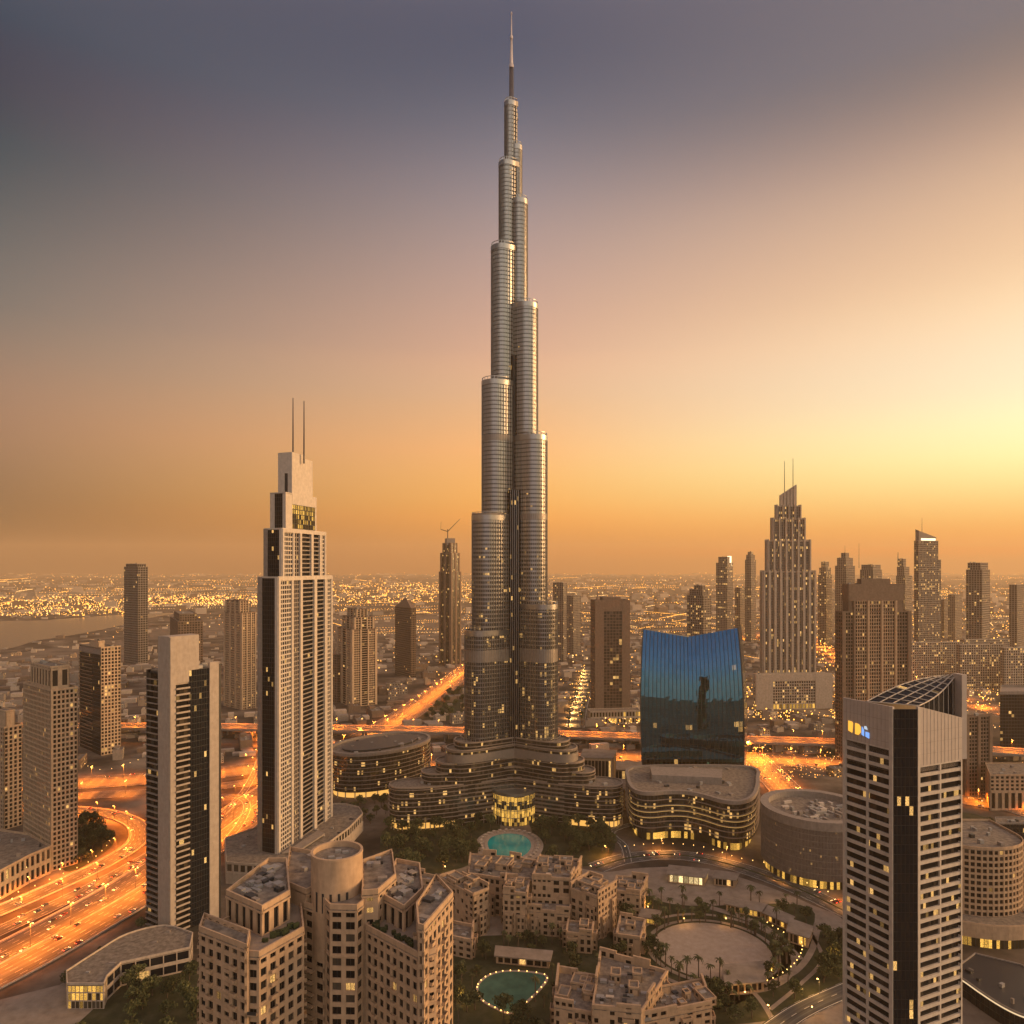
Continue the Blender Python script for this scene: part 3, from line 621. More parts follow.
def podium(bb, out, z0, z1, fl=4.0, part='podium', glass='podium', band='podband', roofm='roof', over=1.0, bh=.55, bay=2.0, top=True):
    bb.mb(part, glass).loft(out, z0, z1, 0, bay, fl)
    o1, o2 = offset(out, .02), offset(out, over); z = z0 + fl
    while z < z1 + .1:
        bb.mb(part + '_bands', band).ring(o1, o2, z - bh, z); z += fl
    if top:
        bb.mb(part + '_roof', roofm).face([(p[0], p[1], z1 + .05) for p in out]); bb.mb(part + '_parapet', band).ring(offset(out, -.6), offset(out, over * .6), z1 + .02, z1 + 1.3)
        for i in range(len(out)):
            pass
for sg in (-1, 1):
    podium(b, curved(sg, 68 if sg < 0 else 62, 17, 15), 0, 72.5, part='podium')
    pb1 = curved(sg, 68 if sg < 0 else 62, 17, 15); b.mb('mechanical_band#p%d' % sg, 'louvre').ring(offset(pb1, .1), offset(pb1, 1.3), 61, 69)
    podium(b, curved(sg, 60 if sg < 0 else 55, 16.4, 14.6, .6), 0, 79, part='podium')
    podium(b, curved(sg, 78 if sg < 0 else 69, 19, 14.5, .56), 0, 60, part='podium')
    podium(b, curved(sg, 92 if sg < 0 else 80, 20, 14, .52), 0, 50, part='podium')
    o3 = curved(sg, 122 if sg < 0 else 106, 24, 15, .56, curl=.2); podium(b, o3, 7, 40, part='podium')
    b.mb('arcade', 'cone').loft(offset(o3, -3.0), .5, 7, 0, 3, 7)
    for i in range(0, len(o3)): 
        p, q = o3[i], o3[(i + 1) % len(o3)]; l = math.hypot(q[0] - p[0], q[1] - p[1])
        for j in range(max(1, int(l / 4))): f_ = (j + .5) / max(1, int(l / 4)); b.mb('arcade_column#%d' % random.randrange(10**9), 'pale').rbox(p[0] + (q[0] - p[0]) * f_, p[1] + (q[1] - p[1]) * f_, 0, .9, .9, .2, 7)
    for k in range(16):
        t = random.uniform(.35, .95); x = BX + sg * 100 * t; b.mb('roof_plant#%d' % random.randrange(10**9), 'plant').rbox(x, BY - 4 - 60 * t ** 1.25 * .9 + random.uniform(-6, 10), random.random(), random.uniform(2, 5), 2.5, 40, 40 + random.uniform(1, 3))
pv = ellipse(BX - .5, BY - 30, 21.5, 21.5, 0, 40); M['pav'] = mat_glass('lit_pavilion_glass', (.05, .04, .02), lit=.85, strength=.95, warm=(1, .53, .09), rough=.1)
pe = thing('entrance_pavilion', 'round glass entrance pavilion glowing yellow at the foot of the tallest tower', 'pavilion', (BX, BY - 30, 0))
m = MB(); m.loft(pv, .5, 30, 0, 2.6, 4.0); m.build('curtain_wall', M['pav'], pe)
m = MB(); m.ring(offset(pv, -1), offset(pv, .9), 29, 32); m.face([(p[0], p[1], 30.5) for p in pv]); 
for z in (8, 15, 22): m.ring(offset(pv, .02), offset(pv, .5), z, z + .5)
for i in range(0, 40): m.rbox(pv[i][0], pv[i][1], 0, .45, .45, .2, 30)
m.build('roof_frame', M['steel'], pe); kids(pe)
b.finish(0); FOOT.append((BX, BY - 20, 70)); FOOT += [(BX - 70, BY - 40, 40), (BX + 70, BY - 40, 40), (BX - 105, BY - 55, 25), (BX + 95, BY - 50, 25)]

# ------------------------------------------------------------------ left side
# white and dark slab tower beside the motorway
P = [A(170, 483), A(221, 513)]; P.append((P[1][0] - 25, P[1][1] + 16)); P.append((P[0][0] - 23.5, P[0][1] + 15)); fpF = P; foot(P)
b = Bld('slab_tower', 'near dark glass tower between tall pale fins, with stacked white balconies, beside the motorway curve', 'tower', (*cen(P), 0))
w = walls(b, P); zl, zh = ZT(668, 505), ZT(637, 485)
core(b, P, 0, zl - 1, 'dark', -1.7)
r_, l_ = w[0], w[3]
r_.solid(0, .10, 0, zh, 'fin', .6); r_.balcony(.10, .36, 6, zl - 8, 4.1, 1.5, 'fin', 'glass', .9)
r_.solid(.10, .36, zl - 8, zl, 'fin'); r_.glass(.36, .755, 4, zl, 1.9, 4.1, 'curtain', 'dark'); r_.solid(.755, .94, 0, zl + 4, 'fin', .9); r_.solid(.94, 1, 0, zl + 2, 'dark')
l_.solid(.52, 1, 0, zh, 'fin', .4); l_.balcony(.03, .52, 6, zl - 2, 4.1, 1.3, 'grey', 'glass', .5); l_.solid(0, .03, 0, zl, 'dark')
for q in (w[1], w[2]): q.glass(0, 1, 0, zl, 3, 4.1, 'curtain')
# tall pale slab on the left side
u = Vector((P[1][0] - P[0][0], P[1][1] - P[0][1])).normalized(); n_ = Vector((-u.y, u.x))
def rel(a, c): return (P[0][0] + u.x * a + n_.x * c, P[0][1] + u.y * a + n_.y * c)
b.mb('wall', 'fin').prism(ccw([rel(-.3, .5), rel(21, .5), rel(21, 11.5), rel(-.3, 11.5)]), zl - 9, zh + .3, 0)
b.mb('roof', 'roof').prism(ccw([rel(1, 12), rel(37, 12), rel(37, 27), rel(1, 27)]), zl - 1, zl)
b.mb('roof', 'roof').prism(ccw([rel(21.2, 1), rel(37, 1), rel(37, 12), rel(21.2, 12)]), zl - 1, zl - .2)
for k in range(9): x, y = rel(random.uniform(23, 34), random.uniform(3, 24)); b.mb('roof_plant#%d' % random.randrange(10**9), 'plant').rbox(x, y, .9, 3, 2, zl, zl + random.uniform(1, 3))
b.finish(100)
# its curved podium
PO = [A(66, 424), A(97, 446), A(127, 467), A(165, 478), A(193, 468), A(190, 450), A(150, 440), A(121, 433), A(107, 419), A(104, 411), A(67, 411)]
PO = ccw(spline(PO[:5], 4) + PO[5:]); b = Bld('podium_building', 'low curved podium of grey glass with a lit corner lobby, under the slab tower', 'building', (*cen(PO), 0)); foot(PO)
w = walls(b, PO); roof(b, PO, 14, 'roof', 1.0, 'pale', 4, unit_h=(.8, 1.5))
for q in w:
    mx = (q.p0.x + q.p0.x + q.u.x * q.len) / 2; my = q.p0.y + q.u.y * q.len / 2; px = 512 + F * mx / my
    if px < 106 and my < 430: q.grid(0, 1, 0, 14, 2.4, 4.6, .12, .12, .4, 'pale', 'pav')
    else: q.grid(0, 1, 0, 14, 7, 7, .08, .3, .5, 'pale', 'curtain')
b.finish(60)

# tall stepped tower with twin masts
P0, P1, P3 = A(278, 592), A(332, 682), A(258, 600); P = [P0, P1, (P1[0] + P3[0] - P0[0], P1[1] + P3[1] - P0[1]), P3]; foot(P, 10)
b = Bld('stepped_tower', 'tall stepped cream tower with dark balconies and twin masts on its solid pale crown', 'tower', (*cen(P), 0))
u = Vector((P1[0] - P0[0], P1[1] - P0[1])); Ln = u.length; u.normalize(); v = Vector((P3[0] - P0[0], P3[1] - P0[1])); Dn = v.length; v.normalize()
def sub(a0, a1, c0=0.0, c1=1.0): return [tuple(Vector(P0) + u * Ln * a + v * Dn * c)[:2] for a, c in ((a0, c0), (a1, c0), (a1, c1), (a0, c1))]
zs = [ZT(577, 600), ZT(529, 610), ZT(494, 620), ZT(454, 630)]
zc = 16
def strips(q, z0, z1, f0=0, f1=1):
    s = lambda a: f0 + (f1 - f0) * a
    q.solid(s(0), s(.035), z0, z1, 'white', .8); q.grid(s(.035), s(.22), z0, z1, 3.2, 3.9, .24, .3, .6, 'white', 'glass'); q.solid(s(.22), s(.25), z0, z1, 'white', .8)
    q.grid(s(.25), s(.36), z0, z1, 4, 3.9, .3, .25, 1.0, 'grey', 'glass'); q.solid(s(.36), s(.40), z0, z1, 'white', 1.4)
    q.balcony(s(.40), s(.62), z0, z1, 3.9, .2, 'grey', 'curtain', .8, 3.5, -1.6); q.solid(s(.62), s(.67), z0, z1, 'white', 1.4)
    q.balcony(s(.67), s(.83), z0, z1, 3.9, .2, 'grey', 'curtain', .8, 3.5, -1.6); q.solid(s(.83), s(.875), z0, z1, 'white', 1.2)
    q.grid(s(.875), s(.97), z0, z1, 3.5, 3.9, .3, .3, .6, 'white', 'glass'); q.solid(s(.97), 1 if f1 == 1 else s(1), z0, z1, 'white', .8)
def tierG(poly, z0, z1, full=True):
    core(b, poly, z0, z1 - .5, 'dark', -2.2); w = walls(b, poly)
    if full: strips(w[0], z0, z1 - 3)
    w[0].solid(0, 1, z1 - 3, z1, 'white', .9)
    w[3].solid(0, .22, z0, z1, 'grey', .6); w[3].glass(.22, .86, z0, z1, 2, 3.9, 'curtain', 'dark'); w[3].solid(.86, 1, z0, z1, 'white', .5)
    for q in (w[1], w[2]): q.grid(0, 1, z0, z1, 4, 3.9, .4, .4, .5, 'white', 'glass')
    roof(b, poly, z1 - .4, 'roof', .9, 'white', 3)
tierG(sub(0, 1), zc, zs[0]); tierG(sub(.08, .88, .04, .96), zs[0] - .5, zs[1])
p3 = sub(.16, .72, .1, .9); core(b, p3, zs[1] - .5, zs[2] - 1, 'white', -.8); w = walls(b, p3)
w[0].solid(0, .2, zs[1], zs[2], 'white'); w[0].solid(.2, 1, zs[2] - 9, zs[2], 'white', .1); w[0].grid(.2, .95, zs[1] + 1, zs[2] - 9, 3, 4, .12, .15, .5, 'dark', 'pav'); w[0].solid(.95, 1, zs[1], zs[2] - 9, 'white')
w[3].solid(0, .3, zs[1], zs[2], 'white'); w[3].glass(.3, .8, zs[1], zs[2], 2, 4); w[3].solid(.8, 1, zs[1], zs[2], 'white'); roof(b, p3, zs[2], 'roof', .5, 'white', 2)
p4 = sub(.28, .66, .14, .86); w = walls(b, p4); w[0].solid(0, 1, zs[2] - .3, zs[3] - 3, 'white'); w[3].solid(0, .45, zs[2], zs[3], 'white'); w[3].solid(.7, 1, zs[2], zs[3], 'white'); w[3].solid(.45, .7, zs[2] + 18, zs[3], 'white', -.05); w[3].solid(.45, .7, zs[2], zs[2] + 18, 'dark', -.8, back=-1.4)
for q in (w[1], w[2]): q.solid(0, 1, zs[2], zs[3] - 3, 'white')
b.mb('roof', 'grey').prism(offset(ccw(p4), -.3), zs[3] - 5, zs[3] - 4)
w[0].solid(.0, .62, zs[3] - 3, zs[3], 'white', -.05)
for px, py in ((293, 398), (304, 401)):
    y = 632; x = XK(px) * y; b.mb('mast#%d' % random.randrange(10**9), 'dark').tube((x, y, zs[3] - 8), (x, y, ZT(py, y)), .85, .4, 6)
b.finish(100)
# its curved base
PB = ccw([A(226, 574), A(246, 571)] + [A(*q) for q in ((267, 569), (285, 573), (303, 582), (320, 601), (333, 622), (350, 652), (363, 688), (359, 706), (345, 716), (325, 716), (300, 690), (225, 625))])
b = Bld('podium_building', 'pale curved podium with a ramped terrace under the twin-mast tower', 'building', (*cen(PB), 0)); foot(PB)
for q in walls(b, PB): q.grid(0, 1, 9, 16, 5, 7, .3, .25, .35, 'pale', 'podium'); q.solid(0, 1, 0, 9, 'pale', .3)
roof(b, PB, 15.9, 'roof', 1.4, 'pale', 16, unit_h=(.8, 2.5))
b.mb('canopy', 'grey').prism(ccw([A(282, 590), A(300, 596), A(325, 632), A(318, 640), A(296, 606)]), 17, 18.4)
b.finish(40)

def apartment(name, label, P, z, rf=None, lf=None, core_m='grey', par='cream', cat='tower', nwin=100, z0=0, units=6, crown=None, group=None):
    b = Bld(name, label, cat, (*cen(P), 0), group); foot(P); core(b, P, z0, z - 1, core_m, -1.8)
    w = walls(b, P); df = lambda q: q.grid(0, 1, z0, z)
    (rf or df)(w[0]); (lf or df)(w[3])
    for q in (w[1], w[2]): q.grid(0, 1, z0, z, 5, 4, .4, .4, .5, par)
    roof(b, P, z - .2, 'roof', 1.4, par, units)
    if crown: crown(b, P, w, z)
    b.finish(nwin); return b
def shrink(P, f0, f1, g0=0.0, g1=1.0):
    a, r, q, l = [Vector(p) for p in P]; return [tuple(a + (r - a) * x + (l - a) * y) for x, y in ((f0, g0), (f1, g0), (f1, g1), (f0, g1))]
def topblock(f, z2, mat='cream', grid=True):
    def go(b, P, w, z):
        p = shrink(P, *f)
        for q in walls(b, p):
            if grid: q.grid(0, 1, z - .3, z2, 6, z2 - z, .45, .3, .6, mat, 'glass')
            else: q.solid(0, 1, z - .3, z2, mat)
        core(b, p, z - 1, z2 - .5, 'grey', -1.8); roof(b, p, z2 - .2, 'roof', 1.2, mat, 4)
    return go
# cream residential towers on the left
P = corner(23, 51, 78, 596, 38)
apartment('apartment_tower', 'cream apartment tower with small grid windows and a set-back crown, inside the motorway curve', P, ZT(690, 600),
          lambda q: (q.solid(0, .06, 0, ZT(690, 600), 'cream', .3), q.grid(.06, 1, 0, ZT(690, 600), 3.2, 4.0, .34, .34, .6, 'cream', 'glass')),
          lambda q: q.grid(0, 1, 0, ZT(690, 600), 3.0, 4.0, .26, .3, .5, 'cream', 'glass'), crown=topblock((.08, .8, .1, .8), ZT(667, 605)))
PP = ccw([A(-30, 640), A(-60, 520), A(0, 545), A(30, 575), A(51, 593), A(30, 620)])
b = Bld('arcade_podium', 'low cream podium with tall arcade openings beside the apartment tower at the left edge', 'building', (*cen(PP), 0)); foot(PP)
for q in walls(b, PP): q.grid(0, 1, 0, 22, 5, 11, .4, .3, .9, 'cream', 'glass')
roof(b, PP, 21.5, 'roof', 1.4, 'cream', 20); b.finish(30)
P = corner(-28, 4, 22.5, 690, 30)
apartment('apartment_tower', 'cream apartment tower cut off by the left picture edge, with a square rooftop block', P, ZT(728, 690), lambda q: q.grid(0, 1, 0, ZT(728, 690), 4.5, 4, .4, .3, .8, 'cream', 'glass'), crown=topblock((.1, .6, .0, .6), ZT(712, 690), 'cream', False))
P = corner(79, 101, 121, 960, 40)
apartment('apartment_tower', 'tower half dark glass, half cream grid, with a small square block on its roof', P, ZT(648, 960), lambda q: q.grid(0, 1, 0, ZT(648, 960), 4.4, 4.6, .32, .32, .7, 'cream', 'glass'),
          lambda q: (q.balcony(0, .62, 0, ZT(656, 960), 5, .6, 'brown', 'curtain', .8), q.glass(.62, 1, 0, ZT(655, 960), 3, 5, 'curtain'), q.solid(0, 1, ZT(655, 960), ZT(650, 960), 'grey')), crown=topblock((-.02, .3, .1, .5), ZT(642, 960), 'cream', False))

# ------------------------------------------------------------------ towers farther out
def far_tower(label, pl, pc, pr, Y, th, ptop, bay=4, fl=4.4, mat='brown', glass='glass_far', piers=.3, span=.3, extra=None, name='tower', nwin=0, tiers=None, strips=None, group=None, cat='tower'):
    P = corner(pl, pc, pr, Y, th); b = Bld(name, label, cat, (*cen(P), 0), group); foot(P)
    z0 = 0; seq = [((0, 1, 0, 1), ptop)] + (tiers or [])
    for f, pt in seq:
        z1 = ZT(pt, Y); p = shrink(P, *f) if f != (0, 1, 0, 1) else P; core(b, p, z0, z1 - 1, 'dark', -2.0)
        for i, q in enumerate(walls(b, p)):
            if strips and i in (0, 3): strips(q, z0, z1)
            else: q.grid(0, 1, z0, z1, bay, fl, piers, span, .7, mat, glass)
        roof(b, p, z1 - .2, 'roof', 1.2, mat, 4, unit_h=(2, 5)); z0 = z1 - .5
    if extra: extra(b, P, Y)
    b.finish(nwin); return b
def mast(px, p0, p1, r=.8): return lambda b, P, Y: b.mb('mast#%d' % random.randrange(10**9), 'dark').tube((XK(px) * Y * 1.02, Y * 1.02, ZT(p0, Y) - 6), (XK(px) * Y * 1.02, Y * 1.02, ZT(p1, Y)), r, r * .4, 5)
def vstrip(mat, glass, pat):
    def go(q, z0, z1):
        x = 0; tot = sum(a for _, a in pat)
        for k, a in pat:
            f0, f1 = x / tot, (x + a) / tot; x += a
            if k == 's': q.solid(f0, f1, z0, z1, mat, .9)
            elif k == 'g': q.grid(f0, f1, z0, z1, 4, 4.2, .25, .3, .6, mat, glass)
            elif k == 'b': q.balcony(f0, f1, z0, z1, 4.2, .3, mat, glass, .7, 5, -1.4)
            elif k == 'c': q.glass(f0, f1, z0, z1, 3, 4.2, glass, 'dark')
            elif k == 'p': q.solid(f0, f1, z0, z1, 'dark', -.6)
    return go
far_tower('dark lone office tower on flat ground by the creek, far left', 124, 138, 148, 1840, 35, 567, 6, 6, 'grey', 'curtain', .16, .25, tiers=[((.05, .95, .1, .9), 564)])
far_tower('short brown tower with finned crown, partly hidden behind the slab tower', 170, 178, 203, 1450, 60, 622, 5, 5, 'brown', 'glass_far', tiers=[((.1, .8, .1, .8), 615)])
def tH(b, P, Y):
    pass
far_tower('brown apartment tower with ribbed dark and pale bays, just left of the twin-mast tower', 224, 242, 256, 1265, 40, 613, 5, 4.6, 'brown', 'glass', tiers=[((.0, .6, .1, .9), 601)], strips=vstrip('cream', 'glass', [('s', 1), ('g', 3), ('s', 1), ('g', 3), ('s', 1), ('g', 3), ('s', 1)]))
far_tower('brown stepped apartment tower on a wide base right of the twin-mast tower', 337, 352, 377, 1290, 55, 630, 5, 4.6, 'brown', 'glass_far', tiers=[((.15, .95, .1, .9), 618), ((.3, .75, .2, .8), 610)], strips=vstrip('cream', 'glass', [('s', 1), ('g', 3), ('s', .7), ('b', 3), ('s', .7), ('g', 3), ('s', 1)]))
far_tower('squat brown block joined to the stepped apartment tower', 331, 338, 352, 1330, 40, 655, 5, 4.6, 'brown', 'glass_far', tiers=[], name='apartment_block', cat='building')
def pyr(b, P, Y):
    z = ZT(608, Y); z2 = ZT(598, Y); c = cen(P)
    for i in range(4): b.mb('roof', 'brown').face([(*P[i], z), (*P[(i + 1) % 4], z), (*c, z2)])
far_tower('dark narrow tower with a pointed roof beyond the flyover', 395, 411, 416, 1626, 55, 608, 5, 5, 'brown', 'curtain', .2, .3, extra=pyr)
def craneT(b, P, Y):
    c = cen(P)
    b.mb('core', 'grey').rbox(c[0], c[1], .3, 22, 22, ZT(545, Y), ZT(538, Y))
    m = b.mb('tower_crane', 'dark'); z = ZT(524, Y); m.tube((c[0] - 6, c[1], ZT(545, Y)), (c[0] - 6, c[1], z - 12), 1.4, 1.4, 4); m.tube((c[0] - 6, c[1], z - 18), (c[0] + 26, c[1] - 5, z + 14), 1.1, .6, 4); m.tube((c[0] - 6, c[1], z - 18), (c[0] - 24, c[1], z - 12), 1.2, 1.2, 4)
    m.tube((c[0] - 24, c[1], z - 12), (c[0] - 23, c[1], z + 8), .5, .4, 4)
far_tower('slim unfinished tower with a leaning crane on its roof, left of the tallest tower', 439, 451, 461, 1840, 42, 572, 5, 5, 'brown', 'glass_far', .3, .2, tiers=[((.06, .94, .06, .94), 553), ((.18, .85, .18, .85), 543)], extra=craneT, strips=vstrip('brown', 'glass_far', [('s', 1), ('c', 2), ('s', 1.2), ('c', 2), ('s', 1)]))
far_tower('plain grey slab tower seen just right of the tallest tower', 553, 563, 567, 1900, 45, 583, 6, 5, 'grey', 'glass_far', .3, .25)
far_tower('pair of lower grey towers joined together right of the tallest tower', 567, 573, 581, 2050, 45, 596, 6, 5, 'grey', 'glass_far')
# portal tower
P = corner(590.5, 595, 630, 1183, 83); b = Bld('portal_tower', 'brown stone tower framing a tall glass recess, on a lit base behind the flyover', 'tower', (*cen(P), 0)); foot(P)
zt = ZT(601, 1183); w = walls(b, P); core(b, P, 0, zt - 2, 'dark', -3)
w[0].solid(0, .25, 0, zt, 'brown', 1); w[0].solid(.25, .77, zt - 17, zt, 'brown', .8); w[0].solid(.25, .77, 0, 16, 'brown', .8); w[0].glass(.25, .77, 16, zt - 17, 5, 5, 'glass_far', 'brown', .6, .6); w[0].solid(.77, 1, 0, zt, 'brown', 1)
for q in w[1:]: q.grid(0, 1, 0, zt, 6, 6, .5, .4, .6, 'brown', 'glass_far')
roof(b, P, zt, 'roof', 1.5, 'brown', 5); b.mb('mast#%d' % random.randrange(10**9), 'brown').tube((P[0][0] + 5, P[0][1] + 6, zt), (P[0][0] + 5, P[0][1] + 6, zt + 14), 4, .6, 4); b.mb('roof', 'brown').rbox(*cen(P), .1, 30, 24, zt, zt + 6)
pb = corner(587, 590, 641, 1150, 84); 
for q in walls(b, pb): q.grid(0, 1, 0, 20, 5, 10, .3, .3, .6, 'pale', 'pav')
roof(b, pb, 20, 'roof', 1, 'pale', 0); b.finish(100)
far_tower('round-shouldered grey tower behind the left part of the blue mirrored block', 687, 703, 711, 1500, 55, 596, 5, 5, 'grey', 'glass_lit', tiers=[((.1, .85, .1, .9), 590), ((.1, .5, .1, .6), 586)])
def crown1(b, P, Y): b.mb('crown', 'white_lit').rbox(P[1][0] - 12, P[1][1], .5, 4, 14, ZT(566, Y), ZT(556, Y))
far_tower('hazy twin-peaked tower with a lit white crown, right of centre on the skyline', 716, 727, 733, 2350, 50, 563, 6, 6, 'grey', 'glass_lit', tiers=[((.2, .9, .1, .9), 557)], extra=crown1)
far_tower('hazy slim round-topped tower left of the grand stepped hotel', 745, 751, 756, 2400, 45, 560, 6, 6, 'grey', 'glass_far', tiers=[((.1, .9, .1, .9), 555), ((.25, .75, .25, .75), 552)])
far_tower('small hazy tower between two taller skyline towers', 735, 740, 746, 2500, 45, 588, 6, 6, 'grey', 'glass_far')
# grand stepped hotel with twin masts
Y = 1290; P = corner(761, 763.5, 815, Y, 86); b = Bld('stepped_hotel', 'grand ribbed stepped hotel tower with a slanted top and twin masts, lit at its base', 'hotel', (*cen(P), 0)); foot(P, 30)
def hstrip(q, z0, z1):
    n = max(2, round(q.len / 11)); 
    for k in range(n): q.grid(k / n, (k + 1) / n, z0, z1, 3.7, 4.6, .34, .12, .9, 'grey', 'glass_lit')
    for k in range(n + 1): f = k / n; q.solid(max(0, f - .02), min(1, f + .02), z0, z1 + 3, 'pale', 2.2)
z0 = 20; last = None
for f, pt in (((0, 1, 0, 1), 572), ((.09, .91, .09, .91), 541), ((.19, .81, .19, .81), 519), ((.27, .73, .27, .73), 506)):
    z1 = ZT(pt, Y); p = shrink(P, *f) if pt != 572 else P; core(b, p, z0, z1 - 1, 'dark', -2.5)
    for i, q in enumerate(walls(b, p)): hstrip(q, z0, z1)
    roof(b, p, z1 - .3, 'roof', 1.4, 'pale', 0); z0 = z1 - .5
p = shrink(P, .34, .66, .3, .7); zl, zr = ZT(495, Y), ZT(484, Y)
b.mb('crown', 'pale').hexa([(*q, z0) for q in p] + [(*p[0], zl), (*p[1], zr), (*p[2], zr), (*p[3], zl)])
for k in range(1, 5): q0 = Vector(p[0]).lerp(Vector(p[1]), k / 5); b.mb('crown', 'grey').rbox(q0.x, q0.y - .6, 0, .9, 1.2, z0, zl + (zr - zl) * k / 5 - 1)
for px, py in ((784.5, 460), (793, 457)): x = XK(px) * (Y + 15); b.mb('mast#%d' % random.randrange(10**9), 'dark').tube((x, Y + 15, zl - 10), (x, Y + 15, ZT(py, Y)), .9, .4, 5)
pb = corner(753, 756, 832, 1265, 84)
for q in walls(b, pb): q.solid(0, .22, 0, 62, 'pale', 1); q.solid(.78, 1, 0, 62, 'pale', 1); q.solid(.22, .78, 50, 62, 'pale', .6); q.grid(.22, .78, 10, 50, 4.5, 5, .3, .3, .6, 'pale', 'glass_lit'); q.grid(.22, .78, 0, 10, 6, 10, .3, .2, .8, 'pale', 'pav')
roof(b, pb, 61.6, 'roof', 1.4, 'pale', 8); b.finish(100)
# skyline on the right
def dome(b, P, Y):
    c = cen(P); z = b.ztop if hasattr(b, 'ztop') else 0
for a in (
    ('hazy tower with a rounded lit cap right of the stepped hotel', 818, 826, 832, 2300, 45, 575, [((.08, .92, .08, .92), 568), ((.22, .78, .22, .78), 562)], 'glass_lit', None),
    ('broad hazy tower with a small spiked crown behind the brown block tower', 835, 846, 855, 2200, 45, 566, [((.1, .9, .1, .9), 558), ((.3, .7, .3, .7), 553)], 'glass_far', mast(845, 556, 545)),
    ('flat-topped hazy tower with a mast directly behind the brown block tower', 860, 873, 882, 2000, 45, 570, [((.06, .94, .06, .94), 565)], 'glass_far', mast(859, 566, 543)),
    ('hazy tower rising to a sharp point, left of the slant-topped tower', 896, 905, 912, 2200, 45, 576, [((.0, .75, .1, .9), 567), ((.0, .4, .2, .8), 559)], 'glass_far', mast(898, 562, 552, 2)),
    ('narrow dark tower with a lit cap standing alone at far right', 966, 982, 990, 1750, 50, 570, [((.0, .95, .1, .9), 563)], 'glass_far', None),
    ('dark tower at the right picture edge on the skyline', 1009, 1017, 1030, 1900, 50, 585, [], 'glass_far', None),
    ('small hazy block left of the lone dark tower at far right', 948, 955, 962, 2400, 50, 595, [], 'glass_far', None),
    ('low hazy tower peeping out between the blue block and the stepped hotel', 826, 831, 837, 2700, 45, 590, [], 'glass_far', None),
    ('pale low block beside the slant-topped tower', 938, 944, 950, 2500, 50, 600, [], 'glass_far', None),
): far_tower(a[0], a[1], a[2], a[3], a[4], a[5], a[6], 5.5, 5.5, 'grey', a[8], tiers=a[7], extra=a[9])
def slant(b, P, Y):
    z0 = ZT(541, Y) - .5; za, zb = ZT(529, Y), ZT(537, Y); p = shrink(P, .05, .8, .05, .95)
    hi, lo = [p[3], p[0]], [p[1], p[2]]
    b.mb('crown', 'grey').hexa([(*q, z0) for q in p] + [(*p[0], za - 4), (*p[1], zb), (*p[2], zb), (*p[3], za)])
    q = Wall(b, p[0], p[1]); q.box('crown_light', 'white_lit', q.len * .12, q.len * .95, .1, .5, z0 + 2, zb - 3)
    mast(922, 533, 517)(b, P, Y)
far_tower('slant-topped office tower with a bright white crown light, right skyline', 914, 918, 941, 1700, 72, 560, 4.5, 5, 'grey', 'glass_lit', tiers=[((.0, .88, .0, 1), 541)], extra=slant)
for k, (pl, pc, pr, Y, pt, lb) in enumerate(((903, 906, 962, 1560, 643, 'long low apartment block lit at its base, behind the glass-roofed tower'), (956, 960, 1003, 1480, 645, 'long apartment block with small lit windows, right of the glass-roofed tower'),
        (1000, 1004, 1050, 1420, 648, 'long apartment block running out of the right picture edge'), (960, 964, 1010, 1650, 640, 'apartment block in the second row at far right'))):
    far_tower(lb, pl, pc, pr, Y, 84, pt, 5, 5, 'pale', 'glass_lit', name='apartment_block', cat='building')
# brown block tower behind the glass-roofed one
Y = 930; P = corner(835, 842, 911, Y, 82); b = Bld('block_tower', 'brown block tower with a solid stone top and dense dark windows, behind the glass-roofed tower', 'tower', (*cen(P), 0)); foot(P)
z1, z2, z3 = ZT(612, Y), ZT(601, Y), ZT(585, Y); core(b, P, 0, z1 - 1, 'dark', -2.5); w = walls(b, P)
w[0].solid(0, .05, 0, z1, 'brown', 1.2); w[0].grid(.05, .16, 0, z1, 3.5, 4.6, .3, .3, .6, 'brown'); w[0].solid(.16, .19, 0, z2, 'brown', 1.4)
for a in (0, 1, 2): w[0].grid(.19 + a * .2, .36 + a * .2, 0, z2, 3.3, 4.6, .28, .26, .8, 'cream2', 'glass'); w[0].solid(.36 + a * .2, .39 + a * .2, 0, z2, 'cream2', 1.4)
w[0].grid(.79, .95, 0, z1, 3.5, 4.6, .3, .3, .6, 'brown'); w[0].solid(.95, 1, 0, z1, 'brown', 1.2)
for q in w[1:]: q.grid(0, 1, 0, z1, 3.6, 4.6, .35, .3, .6, 'brown')
p = shrink(P, .1, .9, .05, .95); 
for q in walls(b, p): q.solid(0, 1, z1 - .3, z2, 'brown', -.4); q.solid(0, 1, z2, z3, 'brown', .8)
w2 = walls(b, p)[0]; w2.glass(.38, .62, z2 + 1, z2 + 7, 3, 6, 'pav'); core(b, p, z1 - 1, z3 - 1, 'brown', -2); roof(b, p, z3 - .3, 'roof', 1.4, 'brown', 8); roof(b, P, z1 - .3, 'roof', 1.2, 'brown', 0)
p = shrink(P, .3, .72, .2, .8); b.mb('wall', 'brown').prism(p, z3, ZT(579, Y)); b.finish(100)
for pl, pc, pr, Y, th, pt, m, lb in ((962, 966, 992, 790, 80, 717, 'brown', 'brown mid-height tower with tall dark window bays, right of the glass-roofed tower'),):
    far_tower(lb, pl, pc, pr, Y, th, pt, 5, 4.4, m, 'glass', .35, .2, nwin=60, strips=vstrip('brown', 'glass', [('s', 1), ('g', 3), ('s', 1), ('g', 3), ('s', 1)]))
